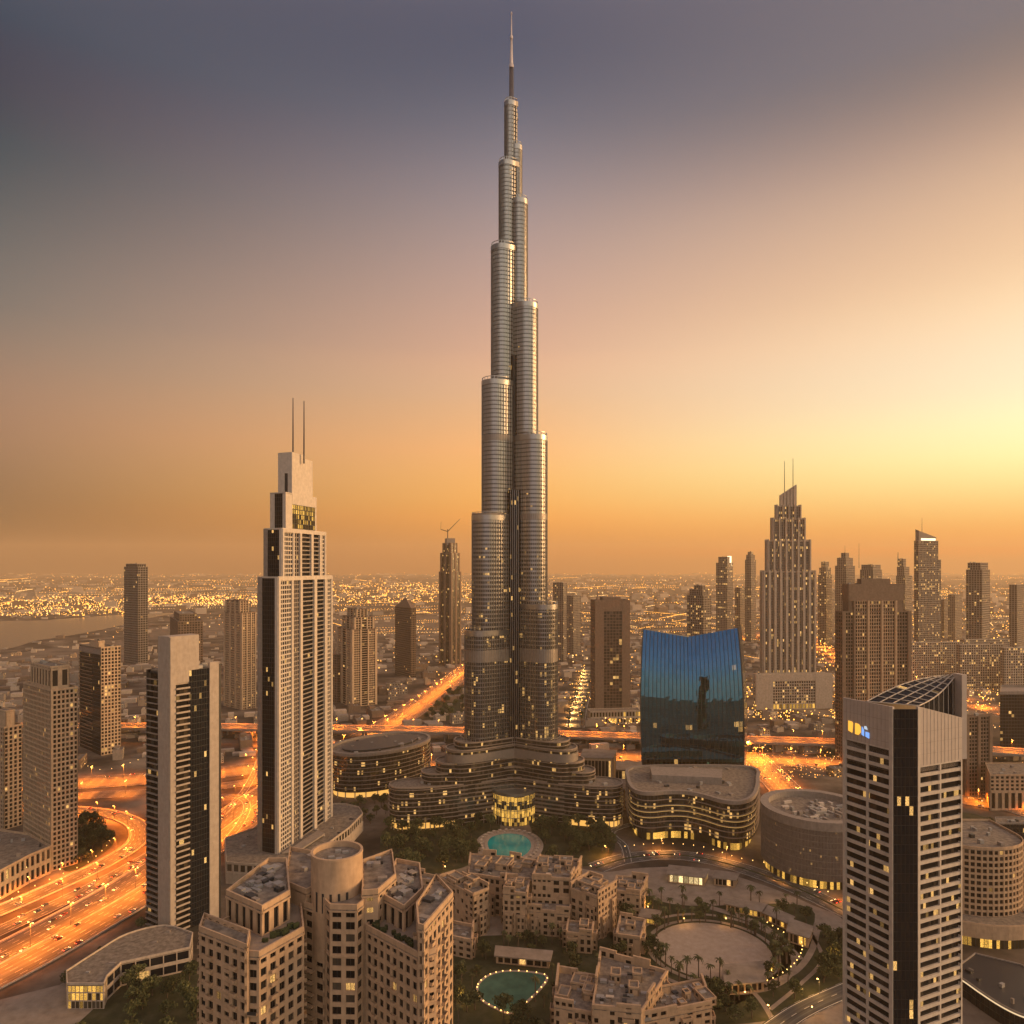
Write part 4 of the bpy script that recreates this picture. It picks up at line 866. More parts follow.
PC_ = ccw([A(1000, 985), A(1060, 985), A(1060, 1040), A(1001, 1040)]); b = Bld('office_block', 'dark rounded glass office block at the right picture edge', 'building', (*cen(PC_), 0)); foot(PC_)
q = walls(b, PC_); zt = ZT(694, 985)
for x in q: x.glass(0, 1, 0, zt, 4, 4.5, 'curtain', 'dark', .3, .8)
roof(b, PC_, zt, 'grey', 3.5, 'grey', 6); b.finish(40)
P = [A(990, 745), A(1050, 745), A(1055, 790), A(985, 790)]; P = ccw(P); b = Bld('arcade_building', 'low brown building with a row of tall arched openings at the right edge', 'building', (*cen(P), 0)); foot(P)
for x in walls(b, P):
    x.grid(0, 1, 0, 20, 7, 20, .4, .2, 1.2, 'cream2', 'glass'); x.grid(0, 1, 20, 36, 5, 4, .4, .4, .5, 'cream2', 'glass')
roof(b, P, 36, 'roof', 1.4, 'cream2', 14); b.finish(40)
P = ccw([A(996, 640), A(1050, 640), A(1050, 655), A(995, 655)]); b = Bld('glass_kiosk', 'small dark block beside the east road at the right edge', 'building', (*cen(P), 0)); foot(P)
for x in walls(b, P): x.glass(0, 1, 0, 24, 3, 4, 'curtain')
roof(b, P, 24, 'roof', 1, 'grey', 4); b.finish(20)
# curved cream block lower right
c = G(988, 934); cv = [(c.x + 34 * math.cos(t), c.y + 20 + 26 * math.sin(t)) for t in (math.pi + math.pi * i / 14 for i in range(15))]; cv += [(c.x + 34, c.y + 50), (c.x - 34, c.y + 50)]
b = Bld('curved_apartments', 'curved cream apartment block with a grid of small windows at lower right', 'building', (*cen(cv), 0)); foot(cv)
for i, x in enumerate(walls(b, cv)): x.grid(0, 1, 14, 60, 3.6, 4.2, .3, .34, .7, 'cream2', 'glass')
core(b, cv, 10, 59, 'dark', -2); roof(b, cv, 60, 'roof', 1.6, 'cream2', 16)
pod = [(c.x + 44 * math.cos(t), c.y + 14 + 34 * math.sin(t)) for t in (math.pi + math.pi * i / 14 for i in range(15))] + [(c.x + 44, c.y + 60), (c.x - 44, c.y + 60)]
for x in walls(b, pod): x.solid(0, 1, 6, 15, 'cream2', .5); x.glass(0, 1, 0, 6, 2.5, 6, 'pav', 'dark', .3)
roof(b, pod, 14.6, 'roof', 1, 'cream2', 8); b.finish(100)
P = ccw([A(972, 585), A(1003, 575), A(1030, 600), A(1010, 640), A(962, 640)]); b = Bld('low_hall', 'low grey hall with a curved roof edge behind the curved cream block', 'building', (*cen(P), 0)); foot(P)
for x in walls(b, P): x.solid(0, 1, 0, 16, 'grey')
roof(b, P, 16, 'roof', 1.2, 'pale', 8); b.finish()
M['edge_lit'] = mat_emit('edge_strip_light', (1, .72, .4), .9); P = [tuple(q) for q in spline([tuple(G(x, y, 9.5))[:2] for x, y in ((950, 974), (963, 981), (980, 993), (1000, 1006), (1020, 1016), (1050, 1026))], 4)] + [tuple(G(x, y, 9.5))[:2] for x, y in ((1075, 990), (1020, 966), (975, 955))]; P = ccw(P); b = Bld('glass_hall', 'low dark glass hall with a curved lit roof edge, in the bottom right corner', 'building', (*cen(P), 0)); foot(P)
for x in walls(b, P): x.glass(0, 1, 0, 9, 2.5, 4.5, 'curtain'); x.box('edge_light', 'edge_lit', 0, x.len, .1, .5, 9.4, 10.0)
roof(b, P, 10.3, 'dark', .8, 'grey', 8); b.finish(30)

# ------------------------------------------------------------------ oval office, drum, curved office, blue mirror block
def ledged(b, out, z0, z1, fl, glass, band, bh, over=.9, bay=2):
    b.mb('curtain_wall', glass).loft(out, z0, z1, 0, bay, fl); o1, o2 = offset(out, .02), offset(out, over); z = z0 + fl
    while z < z1 + .1: b.mb('floor_bands', band).ring(o1, o2, z - bh, z); z += fl
    k = len(out)
    for i in range(k):
        p, q = out[i], out[(i + 1) % k]; l = math.hypot(q[0] - p[0], q[1] - p[1]); n = max(1, int(l / 2.6)); an = math.atan2(q[1] - p[1], q[0] - p[0])
        for j in range(n): f = (j + .5) / n; b.mb('mullions', 'dark').rbox(p[0] + (q[0] - p[0]) * f, p[1] + (q[1] - p[1]) * f, an, .18, .5, z0, z1)
def roundroof(b, out, z, n, mat='plant', wall='grey', well=True):
    b.mb('roof', 'roof').face([(p[0], p[1], z) for p in out]); o1, o2 = offset(out, -2.2), offset(out, 1.0); b.mb('parapet', wall).ring(o1, o2, z - .6, z + 2.2)
    for i in range(len(o1)): j = (i + 1) % len(o1); b.mb('parapet', wall).face([(*o1[j], z - .6), (*o1[i], z - .6), (*o1[i], z + 2.2), (*o1[j], z + 2.2)])
    io = offset(out, -7); xs = [p[0] for p in io]; ys = [p[1] for p in io]; k = 0
    while k < n:
        x, y = random.uniform(min(xs), max(xs)), random.uniform(min(ys), max(ys))
        if inside((x, y), io): b.mb('roof_plant#%d' % random.randrange(10**9), random.choice([mat, mat, 'grey', 'dark'])).rbox(x, y, random.choice([.4, 2.0]), random.uniform(2, 7), random.uniform(1.5, 4), z, z + random.uniform(.8, 3)); k += 1
out = ellipse(-151, 832, 62, 40, R(42), 56); b = Bld('oval_office', 'low oval office building with pale floor lines, left of the tallest tower', 'office building', (-151, 832, 0)); foot(out)
ledged(b, out, 7, 47, 4.4, 'podium', 'podband', .6); b.mb('arcade', 'cone').loft(offset(out, -4), .4, 7, 0, 3, 7)
for p in out[::2]: b.mb('columns', 'pale').rbox(p[0], p[1], 0, 1, 1, .2, 7)
roundroof(b, out, 47.5, 26); b.mb('roof_plant#%d' % random.randrange(10**9), 'dark').prism(offset(out, -14), 47.4, 49.5); b.finish()
dx = XK(817) * 600; out = ellipse(dx, 603, 43, 43, 0, 64); b = Bld('drum_building', 'large drum-shaped building with fine vertical ribs and a sunken plant roof, by the boulevard', 'building', (dx, 603, 0)); foot(out)
M['drum'] = mat_glass('ribbed_screen', (.17, .135, .115), lit=.012, strength=.5, curtain=.5, curt_c=(.12, .09, .075), rough=.5, spec=.3)
b.mb('screen_wall', 'drum').loft(out, 7, 46, 0, 1.0, 1.7); b.mb('crown_band', 'grey').ring(offset(out, -6), offset(out, .8), 46, 53)
for i in range(64):
    p, q = out[i], out[(i + 1) % 64]
    for j in range(4): f = j / 4; b.mb('ribs', 'grey').rbox(p[0] + (q[0] - p[0]) * f, p[1] + (q[1] - p[1]) * f, math.atan2(q[1] - p[1], q[0] - p[0]), .3, .7, 7, 46)
for z in range(12, 46, 5): b.mb('ribs', 'grey').ring(offset(out, .02), offset(out, .3), z, z + .35)
b.mb('shop_front', 'pav').loft(offset(out, -2), .3, 7, 0, 2.5, 7); in_ = offset(out, -6)
b.mb('roof', 'roof').face([(*p, 48) for p in in_])
for i in range(64): j = (i + 1) % 64; b.mb('crown_band', 'grey').face([(*in_[j], 47), (*in_[i], 47), (*in_[i], 53), (*in_[j], 53)])
for k in range(60):
    t, r = random.uniform(0, 6.28), random.uniform(0, 27); b.mb('roof_plant#%d' % random.randrange(10**9), random.choice(['plant', 'plant', 'white', 'grey'])).rbox(dx + r * math.cos(t), 603 + r * math.sin(t), random.choice([.3, 1.9]), random.uniform(2, 8), random.uniform(1.5, 3), 48, 48 + random.uniform(1, 3.5))
b.finish()
PW = [A(628, 704), A(632, 676), A(640, 664), A(652, 661), A(668, 665), A(686, 664), (XK(704) * 654, 654), A(722, 640), A(738, 636), A(750, 645), A(756, 664), A(758, 700), A(752, 745), A(690, 752), A(632, 745)]
out = ccw(spline(PW, 4, True)); b = Bld('curved_office', 'low office block with a wavy glass front, standing before the blue mirrored block', 'office building', (*cen(out), 0)); foot(out)
M['floorglow'] = mat_emit('cornice_light', (1, .55, .14), .6)
ledged(b, out, 8, 43, 5.0, 'podium', 'podband', .6, 1.2)
for z in (23, 28, 33): b.mb('cornice_lights', 'floorglow').ring(offset(out, .1), offset(out, 1.0), z - 1.1, z - .9)
b.mb('arcade', 'pav').loft(offset(out, -4), .4, 8, 0, 3, 7.6)
roundroof(b, out, 43.5, 24); pp = [A(652, 700), A(722, 690), A(722, 720), A(650, 730)]; b.mb('roof_plant#%d' % random.randrange(10**9), 'grey').prism(ccw(pp), 43.4, 50); b.finish()
# blue mirrored block
Y = 772; YB = 822; b = Bld('mirror_block', 'blue mirrored glass block with a notched roof line and bulging sides', 'office building', (XK(690) * Y, Y + 18, 0))
xl, xm, xr = XK(643.5) * Y, XK(688) * (Y + 2.5), XK(738.5) * Y; zl, zm, zr = ZT(629.5, Y), ZT(637.5, Y), ZT(628, Y)
def sidex(x, t, sgn): return x + sgn * (4.2 * math.sin(math.pi * min(1, t * 1.05)) ** .8 if t < .95 else 4.2 * math.sin(math.pi * .9975) ** .8) - sgn * 0
def front(px0, px1, y0, y1, z0, z1, n, name, s0, s1, rows=34):
    m = b.mb(name, 'blue'); fm = b.mb('mullions', 'dark'); g_ = []
    for r in range(rows + 1):
        t = r / rows; row = []
        for i in range(n + 1):
            f = i / n; zt = z0 + (z1 - z0) * f; bx = 0
            bl = 4.0 * math.sin(math.pi * t) ** .9; bx = (s0 * (1 - f) + s1 * f) * bl
            row.append((px0 + (px1 - px0) * f + bx, y0 + (y1 - y0) * f + 165 * (.040 * t + .035 * t * t) - 10 + random.uniform(-.009, .009), zt * t))
        g_.append(row)
    for r in range(rows):
        for i in range(n):
            m.face([g_[r][i], g_[r][i + 1], g_[r + 1][i + 1], g_[r + 1][i]], [(i + .05 + px0, r + .05), (i + .95 + px0, r + .05), (i + .95 + px0, r + .95), (i + .05 + px0, r + .95)])
        for i in range(n + 1):
            p, q = g_[r][i], g_[r + 1][i]; w_ = .22
            fm.hexa([(p[0] - w_, p[1] - .45, p[2]), (p[0] + w_, p[1] - .45, p[2]), (p[0] + w_, p[1] + .1, p[2]), (p[0] - w_, p[1] + .1, p[2]), (q[0] - w_, q[1] - .45, q[2]), (q[0] + w_, q[1] - .45, q[2]), (q[0] + w_, q[1] + .1, q[2]), (q[0] - w_, q[1] + .1, q[2])])
        if r % 1 == 0:
            for i in range(n): p, q = g_[r][i], g_[r][i + 1]; fm.hexa([(p[0], p[1] - .12, p[2]), (q[0], q[1] - .12, q[2]), (q[0], q[1] + .1, q[2]), (p[0], p[1] + .1, p[2]), (p[0], p[1] - .12, p[2] + .14), (q[0], q[1] - .12, q[2] + .14), (q[0], q[1] + .1, q[2] + .14), (p[0], p[1] + .1, p[2] + .14)])
    return g_
ga = front(xl, xm, Y, Y + 2.5, zl, zm, 12, 'curtain_wall', -1, 0); gb = front(xm, xr, Y + 2.5, Y, zm, zr, 13, 'curtain_wall', 0, 1)
for g_, k, sg in ((ga, 0, -1), (gb, -1, 1)):
    for r in range(34):
        p, q = g_[r][k], g_[r + 1][k]; e = [(p[0] * YB / p[1] + 3.5, YB, p[2]), (q[0] * YB / q[1] + 3.5, YB, q[2])]
        fc = [p, q, e[1], e[0]] if sg > 0 else [e[0], e[1], q, p]; b.mb('side_wall', 'curtain').face(fc[::-1], [(0, r), (12, r), (12, r + 1), (0, r + 1)])
for g_, k in ((ga, 0), (gb, -1)):
    for r in range(34):
        p, q = g_[r][k], g_[r + 1][k]; w_ = .55
        b.mb('edge_frame', 'dark').hexa([(p[0] - w_, p[1] - .7, p[2]), (p[0] + w_, p[1] - .7, p[2]), (p[0] + w_, p[1] + .3, p[2]), (p[0] - w_, p[1] + .3, p[2]), (q[0] - w_, q[1] - .7, q[2]), (q[0] + w_, q[1] - .7, q[2]), (q[0] + w_, q[1] + .3, q[2]), (q[0] - w_, q[1] + .3, q[2])])
tl, tm, tr = ga[-1][0], ga[-1][-1], gb[-1][-1]
bkx = lambda p: (p[0] * YB / p[1] + 3.5, YB, p[2]); dn = lambda p: (p[0], p[1] + .3, p[2] - 4); b.mb('roof', 'dark').face([dn(tl), dn(tm), dn(bkx(tm)), dn(bkx(tl))]); b.mb('roof', 'dark').face([dn(tm), dn(tr), dn(bkx(tr)), dn(bkx(tm))])
b.mb('rear_wall', 'curtain').face([(bkx(ga[0][0])[0], YB, 0), (bkx(gb[0][-1])[0], YB, 0), dn(bkx(tr)), dn(bkx(tm)), dn(bkx(tl))])
b.finish(); FOOT.append((XK(690) * Y, Y + 18, 65))
# the dark tower that stands behind the viewpoint and shows as a reflection in the mirrored block
P = ccw([(330, -122), (347, -122), (347, -106), (330, -106)]); b = Bld('tower', 'slim dark tower seen only as a reflection in the blue mirrored block', 'tower', (*cen(P), 0)); core(b, P, 0, 147, 'dark', -1)
for q in walls(b, P): q.grid(0, 1, 0, 148, 3.6, 4.2, .3, .3, .6, 'brown', 'glass')
roof(b, P, 148, 'roof', 1.2, 'brown', 3); b.finish()

# ------------------------------------------------------------------ near tower on the right
Q = [A(843, 343), A(893, 320), A(917.5, 320), A(962, 332)]; bk = (Q[0][0] + Q[3][0] - Q[2][0] - 2, Q[0][1] + Q[3][1] - Q[2][1] + 14); P = [Q[0], Q[1], Q[2], Q[3], bk]
b = Bld('ribbon_tower', 'near tower with pale horizontal bands, a dark glass corner strip and a sloping glass roof', 'tower', (*cen(P), 0)); foot(P)
w = walls(b, P); zt = ZT(707, 320); zl, zr = ZT(744, 330), ZT(764, 324)
core(b, P, 0, zr - 4, 'dark', -2.4)
fl = 4.35
w[0].ribbon(.06, .93, zl - fl * 45, zl, fl, .67, 'white', 'rib', .9, 1.7, 1) if M.setdefault('rib', mat_glass('ribbon_glass', (.010, .011, .013), lit=.085, strength=.7, curtain=.3, spec=.2, rough=.1, curt_c=(.05, .04, .032))) else 0
w[0].solid(0, .06, 0, zl, 'white', .25); w[0].solid(.93, 1, 0, zt, 'white', .3); w[0].solid(0, .93, zl, zt, 'panel') if M.setdefault('panel', mat_wall('pale_panel', (.46, .385, .33), .75, .08)) else 0
w[2].ribbon(.05, .97, zr - fl * 43, zr, fl, .67, 'white', 'rib', .9, 1.7, 1); w[2].solid(0, .05, 0, zt, 'white', .3); w[2].solid(.97, 1, 0, zr, 'white', .2)
w[1].glass(0, 1, 0, zt - 1, 1.8, fl, 'rib2', 'dark', .1, .2) if M.setdefault('rib2', mat_glass('corner_glass', (.010, .013, .018), lit=.05, strength=.9, curtain=.2, spec=.2, rough=.06, curt_c=(.02, .02, .022))) else 0
for q in (w[3], w[4]): q.ribbon(0, 1, 0, zr, fl, .5, 'white', 'rib', .9, 3, 1)
# right crown: top edge falls to the right
a, c_ = w[2], w[2].len; ze = ZT(718, 331)
b.mb('wall', 'panel').hexa([a.pt(c_ * .05, 0, zr), a.pt(c_, 0, zr), a.pt(c_, -1.1, zr), a.pt(c_ * .05, -1.1, zr), a.pt(c_ * .05, 0, zt), a.pt(c_, 0, ze), a.pt(c_, -1.1, ze), a.pt(c_ * .05, -1.1, zt)])
for k in range(1, 12):
    f = .05 + .95 * k / 12; x = a.pt(c_ * f, .03, 0); b.mb('panel_joints', 'grey').rbox(x[0], x[1], math.atan2(a.u.y, a.u.x), .07, .1, zr, zt + (ze - zt) * k / 12 - .3)
    f = .93 * k / 12; x = w[0].pt(w[0].len * f, .03, 0); b.mb('panel_joints', 'grey').rbox(x[0], x[1], math.atan2(w[0].u.y, w[0].u.x), .07, .1, zl, zt - .3)
for z in (zr + 5, zr + 10, zr + 15, zr + 20): 
    if z < ze: a.box('panel_joints', 'grey', c_ * .05, c_, 0, .05, z, z + .08)
    if z > zl and z < zt: w[0].box('panel_joints', 'grey', 0, w[0].len * .93, 0, .05, z, z + .08)
# sloping glass roof with white ribs
A0, A1 = Vector((*w[0].pt(w[0].len * .48, -.6, 0)[:2], zt)), Vector((*w[2].pt(c_ * .06, -.6, 0)[:2], zt + .1))
yb = 352; T = Vector((XK(957.5) * 338, 338, ZT(674, 338))); T0 = Vector((XK(941) * 352, 352, ZT(676, 352)))
def rp(f, g):                                  # f across, g up the slope; the near edge sags
    lo = A0.lerp(A1, f); hi = T0.lerp(T, f); p = lo.lerp(hi, g); p.z += -2.2 * math.sin(math.pi * g) * f + 2.2 * math.sin(math.pi * g) * (1 - f); return p
gl = b.mb('glass_roof', 'curtain'); rb_ = b.mb('roof_ribs', 'white')
NG = 16
for i in range(4):
    for j in range(NG): gl.face([rp(i / 4, j / NG), rp((i + 1) / 4, j / NG), rp((i + 1) / 4, (j + 1) / NG), rp(i / 4, (j + 1) / NG)], [(i + .1, j + .1), (i + .9, j + .1), (i + .9, j + .9), (i + .1, j + .9)])
up = Vector((0, 0, .25))
for i in range(5):
    for j in range(NG): rb_.tube(rp(i / 4, j / NG) + up, rp(i / 4, (j + 1) / NG) + up, .28, .28, 4)
for j in range(0, NG + 1, 2):
    for i in range(4): rb_.tube(rp(i / 4, j / NG) + up, rp((i + 1) / 4, j / NG) + up, .24, .24, 4)
# dark glass wall under the near edge and the back corner pier
E = [rp(1, j / NG) for j in range(NG + 1)]
for p, q in zip(E, E[1:]):
    b.mb('gable_glass', 'curtain').face([(p.x, p.y, ze - 4), (q.x, q.y, ze - 4), q, p], [(0, 0), (1, 0), (1, 1), (0, 1)])
for p in E[::2]: b.mb('roof_ribs', 'white').rbox(p.x, p.y, 0, .2, .2, ze - 4, p.z)
px_ = A(960, 335); b.mb('wall', 'panel').rbox(px_[0], px_[1], .2, 2.6, 5, zr, T.z + .5)
F0 = [rp(0, j / NG) for j in range(NG + 1)]
for p, q in zip(F0, F0[1:]): b.mb('wall', 'panel').face([(q.x, q.y, zr), (p.x, p.y, zr), p, q])
b.mb('roof', 'grey').prism(offset(ccw(P), -.9), zr - 3, ze - 3.5)
# bright sign: two amber shapes and a blue one
M['sign_amber'] = mat_emit('amber_sign', (1, .48, .03), 1.15); M['sign_blue'] = mat_emit('blue_sign', (.16, .42, 1), 1.0); M['sign_white'] = mat_emit('white_sign', (.6, .75, .9), .8)
q = w[0]; L0 = q.len; zs0, zs1 = ZT(734, 337), ZT(722, 337)
def sg(pts, mat):
    m = b.mb('sign', mat); fr = [q.pt(L0 * u, .35, zs0 + (zs1 - zs0) * v) for u, v in pts]; bk_ = [q.pt(L0 * u, .02, zs0 + (zs1 - zs0) * v) for u, v in pts]
    m.face(fr); k = len(pts)
    for i in range(k): j = (i + 1) % k; m.face([fr[j], fr[i], bk_[i], bk_[j]])
sg([(.12, .18), (.20, .06), (.215, .85), (.195, .97), (.12, 1.0)], 'sign_amber'); sg([(.262, .02), (.33, 0), (.375, .25), (.37, .72), (.33, .9), (.262, .92)], 'sign_amber')
sg([(.395, .1), (.44, .0), (.44, .5), (.40, .75)], 'sign_blue'); sg([(.475, .0), (.545, -.1), (.545, .36), (.475, .4)], 'sign_blue'); sg([(.45, .62), (.51, .58), (.49, .84), (.45, .84)], 'sign_white')
b.finish(100, 'ribbon_window')

# ------------------------------------------------------------------ near cream block at the bottom
b = Bld('apartment_complex', 'large near cream apartment complex with a round central turret and planted roof terraces', 'apartment building', (-60, 235, 0))
TX, TY = XK(337) * 246, 246; cyl = ellipse(TX, TY, 8.6, 8.6, 0, 40); zt = ZT(858, 240)
def cream(P, z, z0=60, bay=3.1, fl=3.9, pier=.40, span=.38, mat='cream2', par=1.4, units=4, mull=True, kinds={}, roofm='roof'):
    P = ccw(P); core(b, P, z0, z - 1, 'dark', -1.5)
    for i, q in enumerate(walls(b, P)):
        if kinds.get(i) == 's': q.solid(0, 1, z0, z, mat)
        else:
            q.grid(0, 1, z0, z, bay, fl, pier, span, .45, mat, 'glass', mull=mull)
            q.box('string_course', mat, 0, q.len, -.2, .28, z - 1.5, z - 1.0); q.box('string_course', mat, 0, q.len, -.2, .22, z - fl * 4 - .3, z - fl * 4 + .1)
            nb = max(1, round(q.len / bay)); nf = max(1, round((z - z0) / fl)); fh = (z - z0) / nf
            if q.len > 9 and fl < 5:
                for col in range(1, nb - 1, 3):
                    for k in range(nf - 1):
                        c = (col + .5) * q.len / nb; zb_ = z0 + k * fh + .35
                        q.box('balcony', mat, c - 1.25, c + 1.25, -.1, 1.15, zb_, zb_ + .2)
                        for a0, a1, d0, d1 in ((c - 1.25, c + 1.25, 1.07, 1.15), (c - 1.25, c - 1.17, 0, 1.07), (c + 1.17, c + 1.25, 0, 1.07)): q.box('balcony_rail', mat, a0, a1, d0, d1, zb_ + .2, zb_ + 1.1)
    roof(b, P, z - .3, roofm, par, mat, units, unit_h=(.8, 2.2))
def frm(*pts): return [A(*p) for p in pts]
b.mb('turret', 'cream2').loft(cyl, zt - 34, zt, 0); b.mb('turret', 'cream2').ring(offset(cyl, -.7), offset(cyl, .15), zt - .5, zt + .3)
inn = offset(cyl, -.7); b.mb('roof', 'roof').face([(*p, zt - 1.6) for p in inn])
for i in range(40): j = (i + 1) % 40; b.mb('turret', 'cream2').face([(*inn[j], zt - 1.7), (*inn[i], zt - 1.7), (*inn[i], zt + .3), (*inn[j], zt + .3)])
for k in range(26, 36, 2):
    p, n_ = cyl[k], ((cyl[k][0] - TX) / 8.6, (cyl[k][1] - TY) / 8.6); b.mb('turret_slots', 'dark').rbox(p[0], p[1], math.atan2(n_[1], n_[0]) + math.pi / 2, .8, .12, zt - 17.5, zt - 11)
for k in range(5): x = TX + random.uniform(-5, 5); b.mb('roof_plant#%d' % random.randrange(10**9), 'plant').rbox(x, TY + random.uniform(-5, 5), .3, 2, 1.4, zt - 1.6, zt - .9)
# bay under the turret, turret shaft sides
zb = ZT(906, 234); cream(frm((325, 236.5), (330, 233), (357, 232.6), (363.5, 236), (362, 250), (326, 250)), zb, bay=3.6, pier=.34, span=.36, units=0)
cream(frm((304, 243), (314, 240.5), (325, 238), (326, 252), (304, 254)), zt - 17, bay=3.4, pier=.4, span=.4, units=0)
b.mb('wall', 'cream2').loft(ccw(frm((317, 241), (322, 238), (326, 237), (326, 250), (318, 252))), zb - 6, zt - 12)
cream(frm((362, 237), (378, 238), (396, 250), (392, 272), (362, 262)), ZT(879, 248), bay=4, pier=.6, span=.55, units=6)
cream(frm((284, 250), (306, 243), (318, 247), (320, 275), (290, 280)), ZT(887, 247), bay=4.5, pier=.6, span=.6, units=4, kinds={0: 's'})
# left wing
LW = frm((259, 214), (304, 229), (300, 256), (282, 256), (199, 226), (247, 214.5)); zw = ZT(955, 214)
cream(LW, zw, bay=3.4, units=0, roofm='paving')
cream(frm((199, 224.2), (247, 213.2), (250, 222), (204, 233)), ZT(938, 219), bay=3.6, pier=.40, units=0)
cream(frm((226, 236), (262, 225), (290, 236), (287, 262), (268, 262)), ZT(906, 227), z0=zw - 2, bay=4.2, fl=7.5, pier=.5, span=.36, units=30)
for k in range(12): f = random.random(); x, y = A(262 + 40 * f, 219 + 12 * f + random.uniform(0, 3)); b.mb('planting', 'leaf').rbox(x, y, f, random.uniform(.8, 2), 1, zw, zw + random.uniform(.7, 1.8)) if M.setdefault('leaf', mat_ground('leaf_planting', [(.3, (.02, .03, .012, 1)), (.7, (.06, .07, .03, 1))], 1.5)) else 0
# right wing
RW = frm((366, 236), (418, 219), (436, 222), (440, 250), (392, 262)); zr_ = ZT(955, 219.5)
cream(RW, zr_, bay=3.4, units=0, roofm='paving')
cream(frm((418, 218.4), (424, 217.5), (453, 240), (436, 254), (416, 232)), ZT(926, 219), bay=3.3, pier=.40, units=9)
cream(frm((381, 243), (404, 234), (423, 247), (420, 268), (396, 272)), ZT(903, 238), z0=zr_ - 2, bay=4, fl=7, pier=.5, span=.36, units=26)
for k in range(14): f = random.random(); x, y = A(372 + 42 * f, 236 - 14 * f + random.uniform(0.5, 4)); b.mb('planting', 'leaf').rbox(x, y, f, random.uniform(.8, 2.2), 1, zr_, zr_ + random.uniform(.7, 2))
b.mb('balconies', 'cream2')
for k in range(18):
    z = zt - 24 - 3.9 * k; q = Wall(b, A(247, 214.6), A(259, 214.1)); q.box('balcony_slabs', 'cream2', 0.6, q.len - .3, -.2, 1.3, z - 12, z - 11.7); q.box('balcony_slabs', 'dark', .6, q.len - .3, 1.2, 1.3, z - 11.7, z - 10.7)
    q = Wall(b, A(305, 242), A(314, 240)); q.box('balcony_slabs', 'cream2', 0, q.len, -.2, 1.4, z - 14, z - 13.6)
b.finish(100); FOOT.append((-55, 240, 55))

# ------------------------------------------------------------------ old town blocks
def oldblock(label, P, z, towers=(), bay=5.2, pier=.42, z0=0, units=8, name='old_town_house', nwin=40, mat='cream2', lit=False):
    P = ccw(P); b = Bld(name, label, 'house', (*cen(P), 0)); foot(P, 2); core(b, P, z0, z - 1, 'dark', -1.6)
    for q in walls(b, P):
        if q.len < 5: q.solid(0, 1, z0, z, mat); continue
        n = max(1, round(q.len / 11)); e = q.len
        for k in range(n):
            f0, f1 = k / n, (k + 1) / n; dz = random.choice([0, 1.8, -1.0, 3.2]) if n > 1 else 0
            q.grid(f0, f1, z0, z + dz, bay * random.uniform(.75, 1.15), random.choice([4.0, 4.6, 5.6]), pier * random.uniform(.8, 1.1), random.uniform(.3, .46), .8, mat, 'glass', skip=.22)
            q.solid(f0, f1, z + dz - .2, z + dz + 1.2, mat, .25)
            if (f1 - f0) * e > 7 and random.random() < .6:           # a bay that steps forward, lower than the house, with a terrace
                c = (f0 + f1) / 2 * e; hw = random.uniform(2.4, 3.6); d = random.uniform(1.4, 3.2); h = (z - z0) * random.uniform(.45, .9) + z0
                bp = [q.pt(c - hw, d, 0)[:2], q.pt(c + hw, d, 0)[:2], q.pt(c + hw, 0, 0)[:2], q.pt(c - hw, 0, 0)[:2]]
                for w_ in walls(b, bp)[:2] + walls(b, bp)[3:]: w_.grid(0, 1, z0, h, 3.2, 4.2, .45, .4, .5, mat, 'glass', skip=.1)
                core(b, bp, z0, h - 1, 'dark', -.9); b.mb('terrace', 'paving').prism(offset(ccw(bp), -.2), h - .4, h - .1); b.mb('parapet', mat).ring(offset(ccw(bp), -.35), offset(ccw(bp), .1), h - .3, h + 1, sm=False)
    roof(b, P, z - .6, 'roof', 1.0, mat, units, unit_h=(.7, 2))
    xs = [p[0] for p in P]; ys = [p[1] for p in P]; c = cen(P); an = math.atan2(P[1][1] - P[0][1], P[1][0] - P[0][0])
    for (fx, fy, s, h) in list(towers) + [(random.uniform(-.6, .6), random.uniform(-.5, .6), random.uniform(1.6, 3.4), random.uniform(1.5, 4)) for _ in range(3 if units > 4 else 0)]:
        x = c[0] + fx * (max(xs) - min(xs)) / 2; y = c[1] + fy * (max(ys) - min(ys)) / 2
        if not inside((x, y), P): continue
        co_, si_ = math.cos(an), math.sin(an); s2 = s * random.uniform(.7, 1.6)
        p = ccw([(x + u * co_ - v * si_, y + u * si_ + v * co_) for u, v in ((-s, -s2), (s, -s2), (s, s2), (-s, s2))])
        for q in walls(b, p): q.grid(0, 1, z - .7, z + h, s * 1.3, max(h, 2), .5, .5, .4, mat, 'glass', skip=.4)
        core(b, p, z - .7, z + h - .5, 'grey', -1.2); roof(b, p, z + h - .2, 'roof', .7, mat, 1, unit_h=(.5, .9))
    for k in range(units // 2):                                       # awnings and pergolas on the roof
        x, y = random.uniform(min(xs), max(xs)), random.uniform(min(ys), max(ys))
        if inside((x, y), offset(P, -4)): b.mb('pergola', random.choice(['pale', 'grey', 'brown'])).rbox(x, y, an, random.uniform(2, 5), random.uniform(2, 3.5), z + 1.6, z + 1.9); b.mb('pergola', 'brown').rbox(x, y, an, 1.6, 1.2, z - .6, z + 1.6)
    b.finish(nwin); return b
oldblock('cream old town block with a jagged roofline at the left end of the cluster', corner(439, 473, 489, 490, 48), 29, ((-.3, .2, 4, 3.5), (.35, -.1, 3, 5), (.1, .6, 3.5, 2)))
oldblock('cream old town range with terraces facing the oval pool', frm((468, 528), (500, 520), (536, 516), (545, 548), (510, 560), (470, 566)), 27, ((-.6, 0, 4, 3), (0, .1, 5, 4), (.6, .2, 4, 2.5)), units=16)
